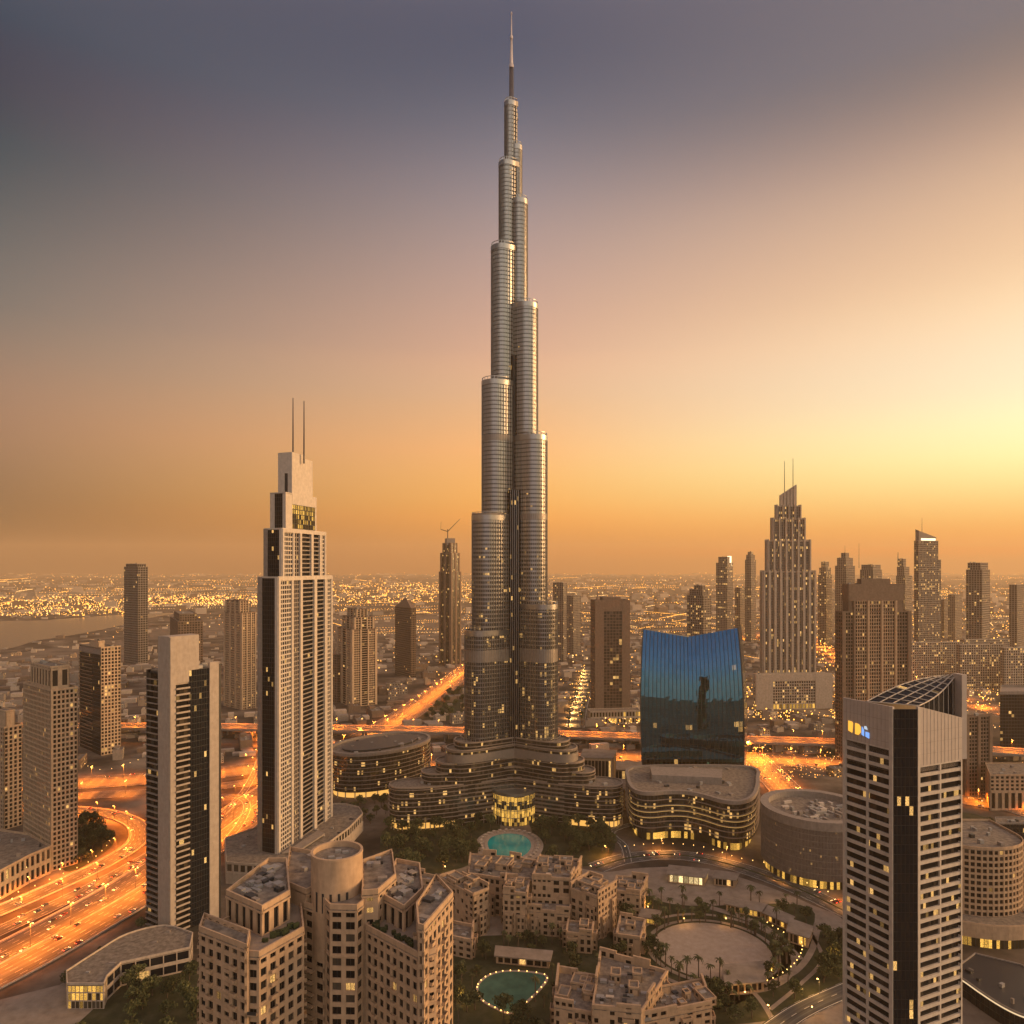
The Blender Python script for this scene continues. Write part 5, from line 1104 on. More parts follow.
oldblock('cream old town bay of three window storeys projecting into the courtyard', frm((503, 494), (527, 491), (530, 515), (506, 520)), 29, ((.1, .2, 3, 2.5),))
oldblock('tall cream old town block with arched loggia in the middle of the cluster', frm((532, 508), (571, 505), (582, 540), (540, 548)), 33, ((-.5, .3, 4, 3), (.4, .3, 5, 4)), units=12)
oldblock('low terrace wing with a lit loggia in the courtyard of the old town cluster', frm((528, 494), (570, 489), (571, 504), (530, 508)), 17, (), units=2)
oldblock('square cream old town block at the right end of the cluster', corner(570, 598, 617, 486, 40), 29, ((-.3, .1, 4, 3.5), (.3, .3, 4, 2), (.1, -.4, 2.5, 4)), units=12)
oldblock('small low cream house in front of the old town cluster', frm((566, 472), (592, 469), (594, 484), (568, 488)), 13, ((.3, .2, 3, 2.5),), units=2)
oldblock('little cream house beside the near apartment complex', frm((450, 468), (472, 462), (474, 482), (452, 488)), 12, (), units=3)
oldblock('cream old town block with stepped terrace at the bottom edge, left part', frm((554, 372), (593, 366), (598, 398), (558, 404)), 26, ((.2, .3, 4, 3), (-.5, -.2, 3, 2)), bay=4, units=5)
oldblock('broad cream old town block with much roof plant, middle of the bottom edge', frm((592, 361), (641, 357), (668, 392), (600, 410)), 32, ((-.75, .2, 2.5, 5), (.5, -.5, 4, 2.5)), units=26)
oldblock('cream old town block with roof plant, right end of the bottom edge', frm((641, 361), (712, 373), (702, 398), (668, 392)), 25, ((.6, -.1, 3.5, 3), (-.4, .3, 3, 4)), units=18)
oldblock('low cream house with a curved gable at the edge of the round square', frm((616, 470), (640, 466), (646, 490), (620, 496)), 12, ((0, 0, 3, 3),), units=2)
oldblock('cream row house between the old town cluster and the round square', frm((612, 525), (640, 520), (648, 545), (616, 552)), 16, ((-.3, 0, 3, 2),), units=5)
oldblock('low flat villa at the left of the oval park pool', frm((398, 560), (430, 550), (436, 566), (404, 578)), 9, (), units=3)
# pavilions of the square
def pavilion(label, P, z, nb=2.6, glass='pav', mat='cream2', roofz=.8):
    P = ccw(P); b = Bld('pavilion', label, 'pavilion', (*cen(P), 0)); foot(P, 1)
    for q in walls(b, P): q.grid(0, 1, .3, z, nb, z, .18, .14, 1.2, mat, glass)
    b.mb('roof', 'paving').prism(offset(P, 1.2), z, z + roofz); b.finish(20)
pavilion('brightly lit white pavilion by the boulevard above the round square', frm((668, 575), (704, 568), (708, 582), (670, 590)), 7, 4, 'pavw') if M.setdefault('pavw', mat_glass('bright_pavilion_glass', (.1, .08, .05), lit=2.1, strength=1.5, warm=(1, .72, .32))) else 0
pavilion('small dim pavilion right of the bright one by the boulevard', frm((714, 570), (735, 566), (738, 577), (716, 582)), 6, 3, 'glass')
pavilion('lit arcade along the top right of the round square', frm((726, 528), (762, 516), (766, 526), (728, 538)), 5, 3)
pavilion('lit arcade stepping down right of the round square', frm((764, 514), (788, 499), (793, 508), (768, 524)), 5, 3)
pavilion('lit gate pavilion at the right end of the arcade', frm((788, 484), (808, 476), (812, 490), (791, 500)), 7, 3)
pavilion('flat-roofed pavilion at the lower edge of the round square', frm((726, 424), (764, 428), (762, 448), (724, 444)), 6, 4, 'glass')
pavilion('tiny glowing kiosk on the left of the round square', frm((640, 510), (656, 506), (660, 517), (643, 521)), 4.5, 2.4)
pavilion('open colonnade above the garden pond', frm((496, 458), (549, 452), (551, 462), (497, 468)), 5, 5, 'glass')
pavilion('long low shed between the tallest tower and the curved office', frm((578, 760), (628, 745), (634, 775), (582, 790)), 22, 4, 'podium')
pavilion('grey block of small offices behind the right wing of the tallest tower', frm((581, 800), (612, 796), (616, 830), (584, 836)), 40, 4, 'glass')
pavilion('wide low hall between the tallest tower and the blue mirrored block', frm((612, 830), (642, 826), (642, 860), (612, 866)), 18, 4, 'podium')
pavilion('low white building with a ramp right of the blue mirrored block', frm((790, 700), (838, 690), (845, 740), (800, 760)), 8, 5, 'podium')
# flyover across the view
zd = 15.0; c = spline([tuple(G(x, y, zd))[:2] for x, y in ((-80, 726), (60, 726), (180, 726), (300, 727.5), (430, 729.5), (560, 734), (700, 738), (840, 742), (960, 748), (1120, 758))], 8)
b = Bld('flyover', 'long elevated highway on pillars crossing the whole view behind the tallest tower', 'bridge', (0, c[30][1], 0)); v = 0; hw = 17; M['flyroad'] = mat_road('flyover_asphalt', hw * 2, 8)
for p, q in zip(c, c[1:]):
    l = math.hypot(q[0] - p[0], q[1] - p[1]); nx, ny = -(q[1] - p[1]) / l, (q[0] - p[0]) / l
    e = lambda s, o, z: (s[0] + nx * o, s[1] + ny * o, z)
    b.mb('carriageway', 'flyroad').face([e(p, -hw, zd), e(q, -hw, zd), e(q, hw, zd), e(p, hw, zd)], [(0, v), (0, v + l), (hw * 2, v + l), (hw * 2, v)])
    b.mb('deck', 'grey').hexa([e(p, -hw - .4, zd - 2.4), e(q, -hw - .4, zd - 2.4), e(q, hw + .4, zd - 2.4), e(p, hw + .4, zd - 2.4), e(p, -hw - .4, zd - .1), e(q, -hw - .4, zd - .1), e(q, hw + .4, zd - .1), e(p, hw + .4, zd - .1)])
    for o in (-hw - .2, 0, hw + .2): b.mb('barrier', 'pale').hexa([e(p, o - .25, zd), e(q, o - .25, zd), e(q, o + .25, zd), e(p, o + .25, zd), e(p, o - .25, zd + 1), e(q, o - .25, zd + 1), e(q, o + .25, zd + 1), e(p, o + .25, zd + 1)])
    if int(v / 42) != int((v + l) / 42):
        for o in (-9, 9): x, y, _ = e(p, o, 0); b.mb('pillar#%d' % random.randrange(10**9), 'grey').rbox(x, y, math.atan2(ny, nx), 2.4, 2.4, 0, zd - 2.3)
    v += l
FLY = c; b.finish()

# ------------------------------------------------------------------ trees
M['bark'] = mat_plain('bark', (.09, .06, .04), .9)
def mat_leaf(name, c0, c1):
    m, t, b = newmat(name); co = N(t, "ShaderNodeTexCoord"); oi = N(t, "ShaderNodeObjectInfo")
    ad = N(t, "ShaderNodeVectorMath", operation='ADD'); t.links.new(co.outputs["Object"], ad.inputs[0]); t.links.new(oi.outputs["Location"], ad.inputs[1])
    n = N(t, "ShaderNodeTexNoise", i_Scale=.55, i_Detail=4.0); t.links.new(ad.outputs[0], n.inputs["Vector"])
    r_ = ramp(t, [(.32, (*c0, 1)), (.68, (*c1, 1))]); t.links.new(n.outputs[0], r_.inputs[0])
    hv = N(t, "ShaderNodeHueSaturation"); mr = N(t, "ShaderNodeMapRange"); mr.inputs[3].default_value = .6; mr.inputs[4].default_value = 1.35; t.links.new(oi.outputs["Random"], mr.inputs[0]); t.links.new(mr.outputs[0], hv.inputs["Value"]); t.links.new(r_.outputs[0], hv.inputs["Color"])
    t.links.new(hv.outputs[0], b.inputs["Base Color"]); b.inputs["Roughness"].default_value = .8; b.inputs["Specular IOR Level"].default_value = .15; return m
M['leaf1'] = mat_leaf('tree_leaves', (.036, .046, .018), (.12, .12, .05)); M['leaf2'] = mat_leaf('palm_fronds', (.04, .048, .018), (.10, .098, .045))
def leafball(m, c, rx, rz, n, s):
    for _ in range(n):
        d = Vector((random.gauss(0, 1), random.gauss(0, 1), random.gauss(0, 1))).normalized(); r = random.uniform(.55, 1.05)
        p = Vector(c) + Vector((d.x * rx * r, d.y * rx * r, d.z * rz * r)); a = Vector((random.gauss(0, 1), random.gauss(0, 1), random.gauss(0, .7))).normalized(); e = a.orthogonal().normalized() * s * random.uniform(.6, 1.3); f = a.cross(e).normalized() * s * random.uniform(.5, 1.0)
        m.face([p - e, p - f * .8, p + e, p + f])
def make_tree(kind):
    t = thing('tree', 'tree', 'tree'); del t["_base"]; m = MB(); h = random.uniform(6.5, 9)
    m.tube((0, 0, 0), (.2, .1, h * .45), .28, .2, 6); k = MB()
    for i in range(5):
        an = i * 1.26 + random.random(); r = random.uniform(1.2, 2.6); z = h * random.uniform(.5, .85); p = (r * math.cos(an), r * math.sin(an), z)
        m.tube((.2, .1, h * .4), p, .14, .05, 4); leafball(k, p, random.uniform(1.3, 2.1), random.uniform(1.0, 1.6), 60, .5)
    leafball(k, (0, 0, h * .85), 1.8, 1.5, 70, .5)
    m.build('trunk', M['bark'], t); k.build('crown', M['leaf1'], t); return t
def make_palm():
    t = thing('palm_tree', 'palm', 'palm tree'); del t["_base"]; m = MB(); h = random.uniform(7, 9.5); m.tube((0, 0, 0), (.1, 0, h * .5), .32, .24, 6); m.tube((.1, 0, h * .5), (.25, .1, h), .24, .2, 6); k = MB()
    for i in range(17):
        an = i * 2.4; el = random.uniform(-.1, .9); L_ = random.uniform(2.4, 3.3); pr = Vector((.25, .1, h)); w = .45
        for s in range(5):
            e2 = el - s * .42; q = pr + Vector((math.cos(an) * math.cos(e2), math.sin(an) * math.cos(e2), math.sin(e2))) * L_ / 5; sd_ = Vector((-math.sin(an), math.cos(an), 0)) * w * (1 - s * .17); s2 = sd_ * .8
            k.face([pr - sd_ + Vector((0, 0, -.12)), q - s2 + Vector((0, 0, -.12)), q, pr]); k.face([pr, q, q + s2 + Vector((0, 0, -.12)), pr + sd_ + Vector((0, 0, -.12))]); pr = q
    m.build('trunk', M['bark'], t); k.build('crown', M['leaf2'], t); return t
TREES = [make_tree(i) for i in range(5)]; PALMS = [make_palm() for i in range(2)]; first = set()
PLACED = []
def clear(x, y, r=0):
    for fx, fy, fr in FOOT:
        if (x - fx) ** 2 + (y - fy) ** 2 < (fr + r) ** 2: return False
    return True
POLYS = []
def onroad(x, y, pad=2, roads=None):
    for c, w in (roads or ROADS):
        for p, q in zip(c, c[1:]):
            dx, dy = q[0] - p[0], q[1] - p[1]; l2 = dx * dx + dy * dy
            if l2 == 0: continue
            t = max(0, min(1, ((x - p[0]) * dx + (y - p[1]) * dy) / l2))
            if (x - p[0] - t * dx) ** 2 + (y - p[1] - t * dy) ** 2 < (w / 2 + pad) ** 2: return True
    return False
def plant(kinds, x, y, z, label, group, s=1.0):
    p = random.choice(kinds); sc = s * random.uniform(1.05, 1.7)
    if p not in first: first.add(p); p.location = (x, y, z); p.rotation_euler = (0, 0, random.uniform(0, 6)); p.scale = (sc, sc, sc * random.uniform(.9, 1.15)); p["label"] = label; p["group"] = group; o = p
    else: o = dup(p, (x, y, z), random.uniform(0, 6), (sc, sc, sc * random.uniform(.9, 1.15)), label, group)
    PLACED.append((x, y))
def wood(poly, n, kinds, label, group, s=1.0, gap=4.0, avoid=True, pools=()):
    xs = [p[0] for p in poly]; ys = [p[1] for p in poly]; k = 0; tries = 0; mine = []
    while k < n and tries < n * 40:
        tries += 1; x, y = random.uniform(min(xs), max(xs)), random.uniform(min(ys), max(ys))
        if not inside((x, y), poly) or any((x - a) ** 2 + (y - c) ** 2 < gap * gap for a, c in mine): continue
        if avoid and (onroad(x, y, 2.5) or any(inside((x, y), f) for f in pools)): continue
        if any(inside((x, y), f) for f in POLY): continue
        plant(kinds, x, y, .2, label, group, s); mine.append((x, y)); k += 1
OP = [offset(POOL1, 10), offset(POOL2, 3)]
wood(PARK_L, 70, TREES, 'dark bushy tree in the park left of the oval pool', 'trees in the park left of the oval pool', 1.15, 4.6, True, OP)
wood(PARK_R, 46, TREES, 'dark bushy tree in the park right of the oval pool', 'trees in the park right of the oval pool', 1.15, 4.4, True, OP)
PLZ = G(712, 950); circ = ellipse(PLZ.x, PLZ.y, 37, 35)
wood(GARD2, 60, TREES[:3] + PALMS * 2, 'tree in the planted belt round the round square', 'trees round the round square', .95, 4.5, True, [circ])
for k in range(34):
    t = random.uniform(-2.9, 2.2) ; r = random.uniform(38, 47); x, y = PLZ.x + r * math.cos(t), PLZ.y + r * .95 * math.sin(t)
    if not onroad(x, y, 1): plant(PALMS, x, y, .3, 'palm at the rim of the round square', 'palms at the rim of the round square', .85)
wood(GARD, 40, TREES + PALMS, 'tree in the dark garden left of the ribbon-windowed tower', 'trees in the garden left of the ribbon-windowed tower', .95, 5)
wood(COURT, 56, TREES[:3] + PALMS, 'tree in the old town courtyard round the garden pond', 'trees in the old town courtyard', .9, 4, True, OP)
wood(CORN, 26, TREES, 'dark tree below the lit corner lobby', 'trees below the lit corner lobby', .95, 4)
wood(VERGE, 24, TREES, 'dark tree inside the motorway curve', 'trees inside the motorway curve', 1.2, 5)
wood(EASTP, 8, TREES, 'tree on the green east of the ribbon-windowed tower', 'trees on the east green', 1.0, 6)
wood(gp([(60, 985), (128, 938), (172, 908), (180, 918), (130, 955), (66, 1002)]), 14, TREES, 'hedge tree along the motorway edge', 'hedge trees along the motorway edge', .7, 4)
wood(gp([(408, 718), (434, 702), (464, 684), (470, 700), (465, 716), (430, 722)]), 20, TREES, 'dark tree on the verge of the radial highway', 'trees on the radial highway verge', 1.3, 7)
wood(gp([(340, 808), (385, 800), (400, 812), (372, 826), (345, 822)]), 10, TREES, 'tree between the oval office and the podium of the twin-mast tower', 'trees below the oval office', 1.0, 4.5)
for c_, n_ in ((AVEN[0], 1),):
    for i in range(14):
        for s_ in (-11, 11): p, q = AVEN[int(i * (len(AVEN) - 2) / 14)], AVEN[int(i * (len(AVEN) - 2) / 14) + 1]; plant(PALMS, p[0] + s_ + random.uniform(-2, 2), p[1] + random.uniform(-6, 6), .3, 'palm lining the lit avenue right of the tallest tower', 'palms lining the lit avenue', 1.3)

# ------------------------------------------------------------------ street lamps and their light
def make_lamp(h, arm, power, col, size=.5, spot=150, reach=None):
    t = thing('street_lamp', 'lamp', 'street lamp'); del t["_base"]
    m = MB(); m.tube((0, 0, 0), (0, 0, h), .16, .09, 6); m.tube((0, 0, h), (arm, 0, h + .3), .07, .06, 5)
    if arm > 1.5: m.tube((0, 0, h), (-arm, 0, h + .3), .07, .06, 5)
    m.build('post', M['dark'], t); k = MB()
    for s_ in ((1, -1) if arm > 1.5 else (1,)): k.box(arm * s_ - size, arm * s_ + size, -size * .5, size * .5, h + .1, h + .4)
    k.build('lamp_head', M['lampglow'], t)
    if power:
        ld = bpy.data.lights.new('lamp_light', 'SPOT'); ld.energy = power; ld.color = col; ld.spot_size = R(spot); ld.spot_blend = .6; ld.shadow_soft_size = .8
        lo = bpy.data.objects.new('lamp_light', ld); COL.objects.link(lo); lo.parent = t; lo.location = (0, 0, h - .4)
    return t
ORANGE = (1, .225, .016); AMBER = (1, .50, .13)
def along(c, step, start=0.0):
    out = []; acc = start
    for p, q in zip(c, c[1:]):
        l = math.hypot(q[0] - p[0], q[1] - p[1]); u = ((q[0] - p[0]) / l, (q[1] - p[1]) / l)
        while acc < l: out.append((p[0] + u[0] * acc, p[1] + u[1] * acc, math.atan2(u[1], u[0]))); acc += step
        acc -= l
    return out
def inview(x, y, z=0, pad=40):
    if y < 5: return False
    p = PX((x, y, z)); return -pad < p[0] < 1024 + pad and p[1] < 1024 + pad
NL = 0
def light_road(c, step, h, power, label, group, z=0, off=0, col=ORANGE, arm=2.0, size=.5, pad=40, spot=150):
    global NL
    proto = None
    for x, y, a in along(c, step, step * .4):
        if not inview(x, y, z, pad) or (z < 5 and any(inside((x, y), f) for f in POLY)): continue
        loc = (x - math.sin(a) * off, y + math.cos(a) * off, z)
        if proto is None: proto = make_lamp(h, arm, power, col, size, spot); proto.location = loc; proto.rotation_euler = (0, 0, a + math.pi / 2); proto["label"] = label; proto["group"] = group
        else: dup(proto, loc, a + math.pi / 2, None, label, group)
        NL += 1
K = 1.75
light_road(MOTOR, 30, 17, 100e3 * K, 'tall twin-arm lamp on the median of the near left motorway', 'lamps along the near left motorway', .4, 0, pad=90)
light_road(RAMP, 28, 13, 50e3 * K, 'lamp beside the curving motorway ramp at left', 'lamps along the curving ramp', .4, 6, arm=1.2, pad=60)
light_road(COLL, 32, 13, 50e3 * K, 'lamp on the frontage road between the ramp and the motorway', 'lamps along the frontage road', .43, 7, arm=1.2, pad=60)
light_road(CROSS, 34, 18, 125e3 * K, 'tall lamp on the cross highway behind the left towers', 'lamps along the cross highway', .5)
light_road(CROSS2, 45, 14, 70e3 * K, 'lamp on the collector road behind the slab tower', 'lamps along the collector road', .5)
light_road(SLIP, 40, 12, 50e3, 'lamp on the slip road left of the twin-mast tower', 'lamps along the slip road', .5, 4, arm=1.2)
light_road(DIAG, 45, 18, 150e3 * K, 'tall lamp on the radial highway left of the tallest tower', 'lamps along the radial highway', .6)
light_road(LOW, 36, 16, 150e3 * K, 'lamp on the motorway that passes under the flyover', 'lamps along the lower motorway', .65)
light_road(FLY, 38, 14, 80e3 * K, 'lamp standing on the flyover', 'lamps on the flyover', zd)
light_road(RIGHT, 34, 16, 105e3 * K, 'lamp on the highway right of the blue mirrored block', 'lamps along the highway right of the blue block', .7)
light_road(BOUL, 50, 10, 15e3 * K, 'lamp on the dark boulevard before the curved office', 'lamps along the boulevard', .35, 9, (1, .36, .07), 1.2)
light_road(EAST, 50, 13, 80e3 * K, 'lamp on the east road right of the ribbon-windowed tower', 'lamps along the east road', .75)
light_road(EAST2, 40, 9, 22e3 * K, 'lamp on the road below the curved cream apartments', 'lamps below the curved cream apartments', .4, 6, arm=1.2)
light_road(FARE, 80, 18, 260e3 * K, 'lamp on the far highway at right', 'lamps along the far highway', .8)
light_road(FARW, 90, 18, 260e3 * K, 'lamp on the far avenue beside the stepped hotel', 'lamps along the far avenue', .85)
light_road(AVEN, 50, 9, 50e3 * K, 'lamp on the palm avenue right of the tallest tower', 'lamps along the palm avenue', .5, 8, AMBER, 1.2)
light_road(LOOP, 40, 12, 50e3, 'lamp on the small loop ramp between the left towers', 'lamps on the loop ramp', .5, 4, arm=1.2)
light_road(BRID, 45, 8, 5e3, 'lamp on the service bridge at bottom right', 'lamps on the service bridge', .5, 5, AMBER, 1.2)
# small garden lamps
def make_bulb(h, power, r=.45):
    t = thing('garden_lamp', 'lamp', 'lamp'); del t["_base"]; m = MB(); m.tube((0, 0, 0), (0, 0, h), .08, .06, 5); m.build('post', M['dark'], t)
    k = MB(); 
    for a in range(6):
        for (z0, z1, r0, r1) in ((-1, -.3, .5, 1), (-.3, .4, 1, .85), (.4, 1, .85, .1)):
            t0, t1 = a * math.pi / 3, (a + 1) * math.pi / 3
            k.face([(r * r0 * math.cos(t0), r * r0 * math.sin(t0), h + r * z0), (r * r0 * math.cos(t1), r * r0 * math.sin(t1), h + r * z0), (r * r1 * math.cos(t1), r * r1 * math.sin(t1), h + r * z1), (r * r1 * math.cos(t0), r * r1 * math.sin(t0), h + r * z1)])
    k.build('lamp_globe', M['bulb'], t)
    if power:
        ld = bpy.data.lights.new('lamp_light', 'POINT'); ld.energy = power; ld.color = AMBER; ld.shadow_soft_size = .5; lo = bpy.data.objects.new('lamp_light', ld); COL.objects.link(lo); lo.parent = t; lo.location = (0, 0, h + r * 1.2)
    return t
BA, BB_ = make_bulb(4.5, 2200), make_bulb(3.2, 0, .38); used = set()
def bulb(proto, x, y, z, label, group):
    if proto not in used: used.add(proto); proto.location = (x, y, z); proto["label"] = label; proto["group"] = group
    else: dup(proto, (x, y, z), 0, None, label, group)
for px, py, lab in ((684, 925, 'garden lamp at the top of the round square'), (726, 925, 'garden lamp beside the palms at the top right of the square'), (777, 906, 'garden lamp glowing above the arcade by the boulevard'), (803, 935, 'garden lamp by the gate pavilion'), (741, 974, 'garden lamp above the flat-roofed pavilion'), (772, 978, 'garden lamp at the small lit ring right of the square'),
                    (802, 998, 'garden lamp alone on the dark lawn'), (834, 965, 'garden lamp on the lawn next to the ribbon-windowed tower'), (633, 880, 'garden lamp near the row house'), (648, 913, 'garden lamp on the left of the square'), (630, 945, 'garden lamp by the curved gable house'), (581, 916, 'garden lamp in the old town loggia'), (462, 1004, 'garden lamp left of the pond'), (503, 1015, 'garden lamp at the foot of the pond'),
                    (745, 1000, 'garden lamp at the bottom of the square'), (812, 1015, 'garden lamp on the service road at bottom right'), (700, 885, 'garden lamp before the bright pavilion'), (445, 872, 'garden lamp beside the park path'), (600, 850, 'garden lamp at the park corner'), (360, 880, 'garden lamp by the villa lane'), (838, 880, 'garden lamp at the foot of the drum'), (770, 850, 'garden lamp left of the drum'), (12, 905, 'garden lamp on the arcade pavement at left'), (85, 1008, 'garden lamp at the lit corner lobby'), (60, 875, 'garden lamp by the ramp at left')):
    p = G(px, py); bulb(BA, p.x, p.y, .2, lab, 'garden lamps')
for a, cnt, lab, gr in ((MOTOR, 0, '', ''),): pass
e = offset(POOL2, .9)
for i in range(len(e)):
    for f in (0, .5):
        q = e[(i + 1) % len(e)]; x, y = e[i][0] + (q[0] - e[i][0]) * f, e[i][1] + (q[1] - e[i][1]) * f
        if i % 3 == 0 and f == 0: bulb(BB_, x, y, -2.3, 'low light on the rim of the garden pond', 'rim lights of the garden pond')
for x, y, a in along(spline(gp([(0, 902), (30, 892), (62, 878), (88, 866), (106, 850), (112, 838)]), 8), 12): bulb(BB_, x, y, .2, 'small lamp on the pavement along the motorway ramp', 'pavement lamps along the ramp')
for x, y, a in along(spline(gp([(625, 850), (660, 847), (700, 850), (740, 862), (770, 868), (800, 884), (838, 900)]), 8), 9): bulb(BB_, x, y, .3, 'small lamp along the near side of the curved office and the drum', 'small lamps along the boulevard edge')
for x, y, a in along(spline(gp([(78, 760), (90, 770), (110, 772), (140, 762)]), 8), 14): bulb(BB_, x, y, .6, 'small lamp at the foot of the half dark tower', 'small lamps at the foot of the half dark tower')
for x, y, a in along(spline(gp([(762, 924), (785, 938), (802, 948), (795, 968), (770, 985), (745, 990)]), 8), 5): bulb(BB_, x, y, .3, 'small lamp along the path right of the round square', 'small lamps right of the round square')

# ------------------------------------------------------------------ traffic
def mat_car(n, c): m = mat_plain(n, c, .3, .2, .5); return m
M['tail'] = mat_emit('tail_lamp', (1, .06, .02), 7); M['head'] = mat_emit('head_lamp', (1, .68, .3), 10)
def make_car(paint, k):
    m = MB()
    def sect(x, w, z0, z1): return [(x, -w, z0), (x, w, z0), (x, w, z1), (x, -w, z1)]
    prof = [(-2.25, .8, .45, .75), (-2.1, .88, .3, .95), (-1.3, .9, .28, 1.0), (1.0, .9, .28, .95), (2.0, .86, .3, .8), (2.3, .75, .42, .62)]
    for a, c in zip(prof, prof[1:]):
        s0, s1 = sect(*a), sect(*c)
        for i in range(4): j = (i + 1) % 4; m.face([s0[i], s1[i], s1[j], s0[j]], None, 0)
    m.face(sect(*prof[0]), None, 0); m.face(sect(*prof[-1])[::-1], None, 0)
    lo = [(-1.75, -.82), (.95, -.82), (.95, .82), (-1.75, .82)]; hi = [(-1.2, -.64), (.15, -.64), (.15, .64), (-1.2, .64)]
    for i in range(4): j = (i + 1) % 4; m.face([(*lo[i], .97), (*lo[j], .97), (*hi[j], 1.45), (*hi[i], 1.45)], None, 1)
    m.face([(*p, 1.45) for p in hi], None, 0)
    for x in (-1.35, 1.4):
        for y in (-.86, .86): m.tube((x, y - .1, .33), (x, y + .1, .33), .33, .33, 8, 2)
    for y in (-.6, .6): m.box(2.22, 2.36, y - .22, y + .22, .5, .74, 3); m.box(-2.33, -2.2, y - .25, y + .25, .6, .82, 4)
    o = m.build('car', [paint, M['curtain'], M['dark'], M['head'], M['tail']]); o["category"] = 'car'; return o
CARS = [make_car(mat_car('car_paint', c), i) for i, c in enumerate(((.55, .53, .5), (.05, .05, .055), (.3, .29, .28), (.28, .06, .04)))]
ucar = set(); NC = 0
def car(x, y, z, a, label, group, s=1.0):
    global NC
    p = random.choice(CARS)
    if p in ucar: o = p.copy(); COL.objects.link(o)
    else: ucar.add(p); o = p
    o.location = (x, y, z); o.rotation_euler = (0, 0, a); o.scale = (s, s, s); o["label"] = label; o["group"] = group; NC += 1
def traffic(c, width, lanes, n, z, label, group):
    pts = [p for p in along(c, 9) if inview(p[0], p[1], 0, 10)]
    if not pts: return
    used_ = set()
    for _ in range(n):
        i = random.randrange(len(pts)); ln = random.randrange(lanes)
        if (i, ln) in used_: continue
        used_.add((i, ln)); x, y, a = pts[i]; off = (ln + .5) / lanes * width - width / 2
        away = off < 0
        car(x - math.sin(a) * off, y + math.cos(a) * off, z + .02, a if away else a + math.pi, label, group)
traffic(MOTOR, 52, 12, 105, .4, 'car with its lamps on, driving on the near left motorway', 'cars on the near left motorway')
traffic(RAMP, 16, 4, 26, .45, 'car with its lamps on, driving round the left ramp', 'cars on the left ramp')
traffic(COLL, 16, 4, 24, .43, 'car with its lamps on, on the frontage road beside the motorway', 'cars on the frontage road')
traffic(CROSS, 50, 10, 22, .5, 'car with its lamps on, on the cross highway behind the left towers', 'cars on the cross highway')
traffic(DIAG, 56, 12, 60, .6, 'car with its lamps on, on the crowded radial highway', 'cars on the radial highway')
traffic(RIGHT, 38, 8, 34, .7, 'car with its lamps on, on the highway right of the blue mirrored block', 'cars on the highway right of the blue block')
traffic(BOUL, 20, 5, 16, .35, 'car driving on the dark boulevard', 'cars on the boulevard')
traffic(EAST, 32, 6, 12, .75, 'car on the east road right of the ribbon-windowed tower', 'cars on the east road')
traffic(LOW, 58, 12, 26, .65, 'car on the motorway under the flyover', 'cars on the lower motorway')

# barriers along the motorway and parasols at the pool
def barrier(c, off, z, name, label, h=1.0, w=.35, mat='pale'):
    m = MB()
    for p, q in zip(c, c[1:]):
        l = math.hypot(q[0] - p[0], q[1] - p[1]); nx, ny = -(q[1] - p[1]) / l, (q[0] - p[0]) / l; e = lambda s, o, zz: (s[0] + nx * o, s[1] + ny * o, zz)
        m.hexa([e(p, off - w, z), e(q, off - w, z), e(q, off + w, z), e(p, off + w, z), e(p, off - w * .4, z + h), e(q, off - w * .4, z + h), e(q, off + w * .4, z + h), e(p, off + w * .4, z + h)])
    tag(m.build(name, M[mat]), label, 'barrier')
barrier(MOTOR, 0, .38, 'median_barrier', 'long concrete median barrier under the lamps of the near left motorway')
barrier(MOTOR, 27.6, .3, 'road_barrier', 'low concrete barrier on the ramp side of the near left motorway')
barrier(MOTOR, -27.6, .3, 'road_barrier', 'low concrete barrier on the podium side of the near left motorway')
barrier(RAMP, 9, .3, 'road_barrier', 'low barrier along the outer edge of the curving ramp')
barrier(RAMP, -9, .3, 'road_barrier', 'low barrier along the inner edge of the curving ramp')
barrier(BOUL, 0, .33, 'road_median', 'low planted median strip of the dark boulevard', .5, .8, 'leaf')
def make_parasol():
    t = thing('parasol', 'parasol', 'parasol'); del t["_base"]; m = MB(); m.tube((0, 0, 0), (0, 0, 2.6), .06, .05, 5); m.build('pole', M['dark'], t); m = MB()
    for i in range(8): a0, a1 = i * math.pi / 4, (i + 1) * math.pi / 4; m.face([(1.7 * math.cos(a0), 1.7 * math.sin(a0), 2.1), (1.7 * math.cos(a1), 1.7 * math.sin(a1), 2.1), (0, 0, 2.75)]); m.face([(1.7 * math.cos(a1), 1.7 * math.sin(a1), 2.1), (1.7 * math.cos(a0), 1.7 * math.sin(a0), 2.1), (0, 0, 2.6)])
    m.build('canopy', M['pale'], t); m = MB(); m.box(1.0, 3.0, -1.1, -.4, .1, .45); m.box(1.0, 3.0, .4, 1.1, .1, .45); m.box(2.6, 3.1, -1.1, -.4, .45, .8); m.box(2.6, 3.1, .4, 1.1, .45, .8); m.build('sunbed_pair', M['white'], t); return t
PS = make_parasol(); n_ = 0
for x, y, a in along(offset(POOL1, 6.5) + [offset(POOL1, 6.5)[0]], 6.2):
    if n_ == 0: PS.location = (x, y, .36); PS["label"] = 'parasol with sunbeds on the terrace of the oval pool'; PS["group"] = 'parasols round the oval pool'
    else: dup(PS, (x, y, .36), a + random.uniform(-.3, .3), None, 'parasol with sunbeds on the terrace of the oval pool', 'parasols round the oval pool')
    n_ += 1

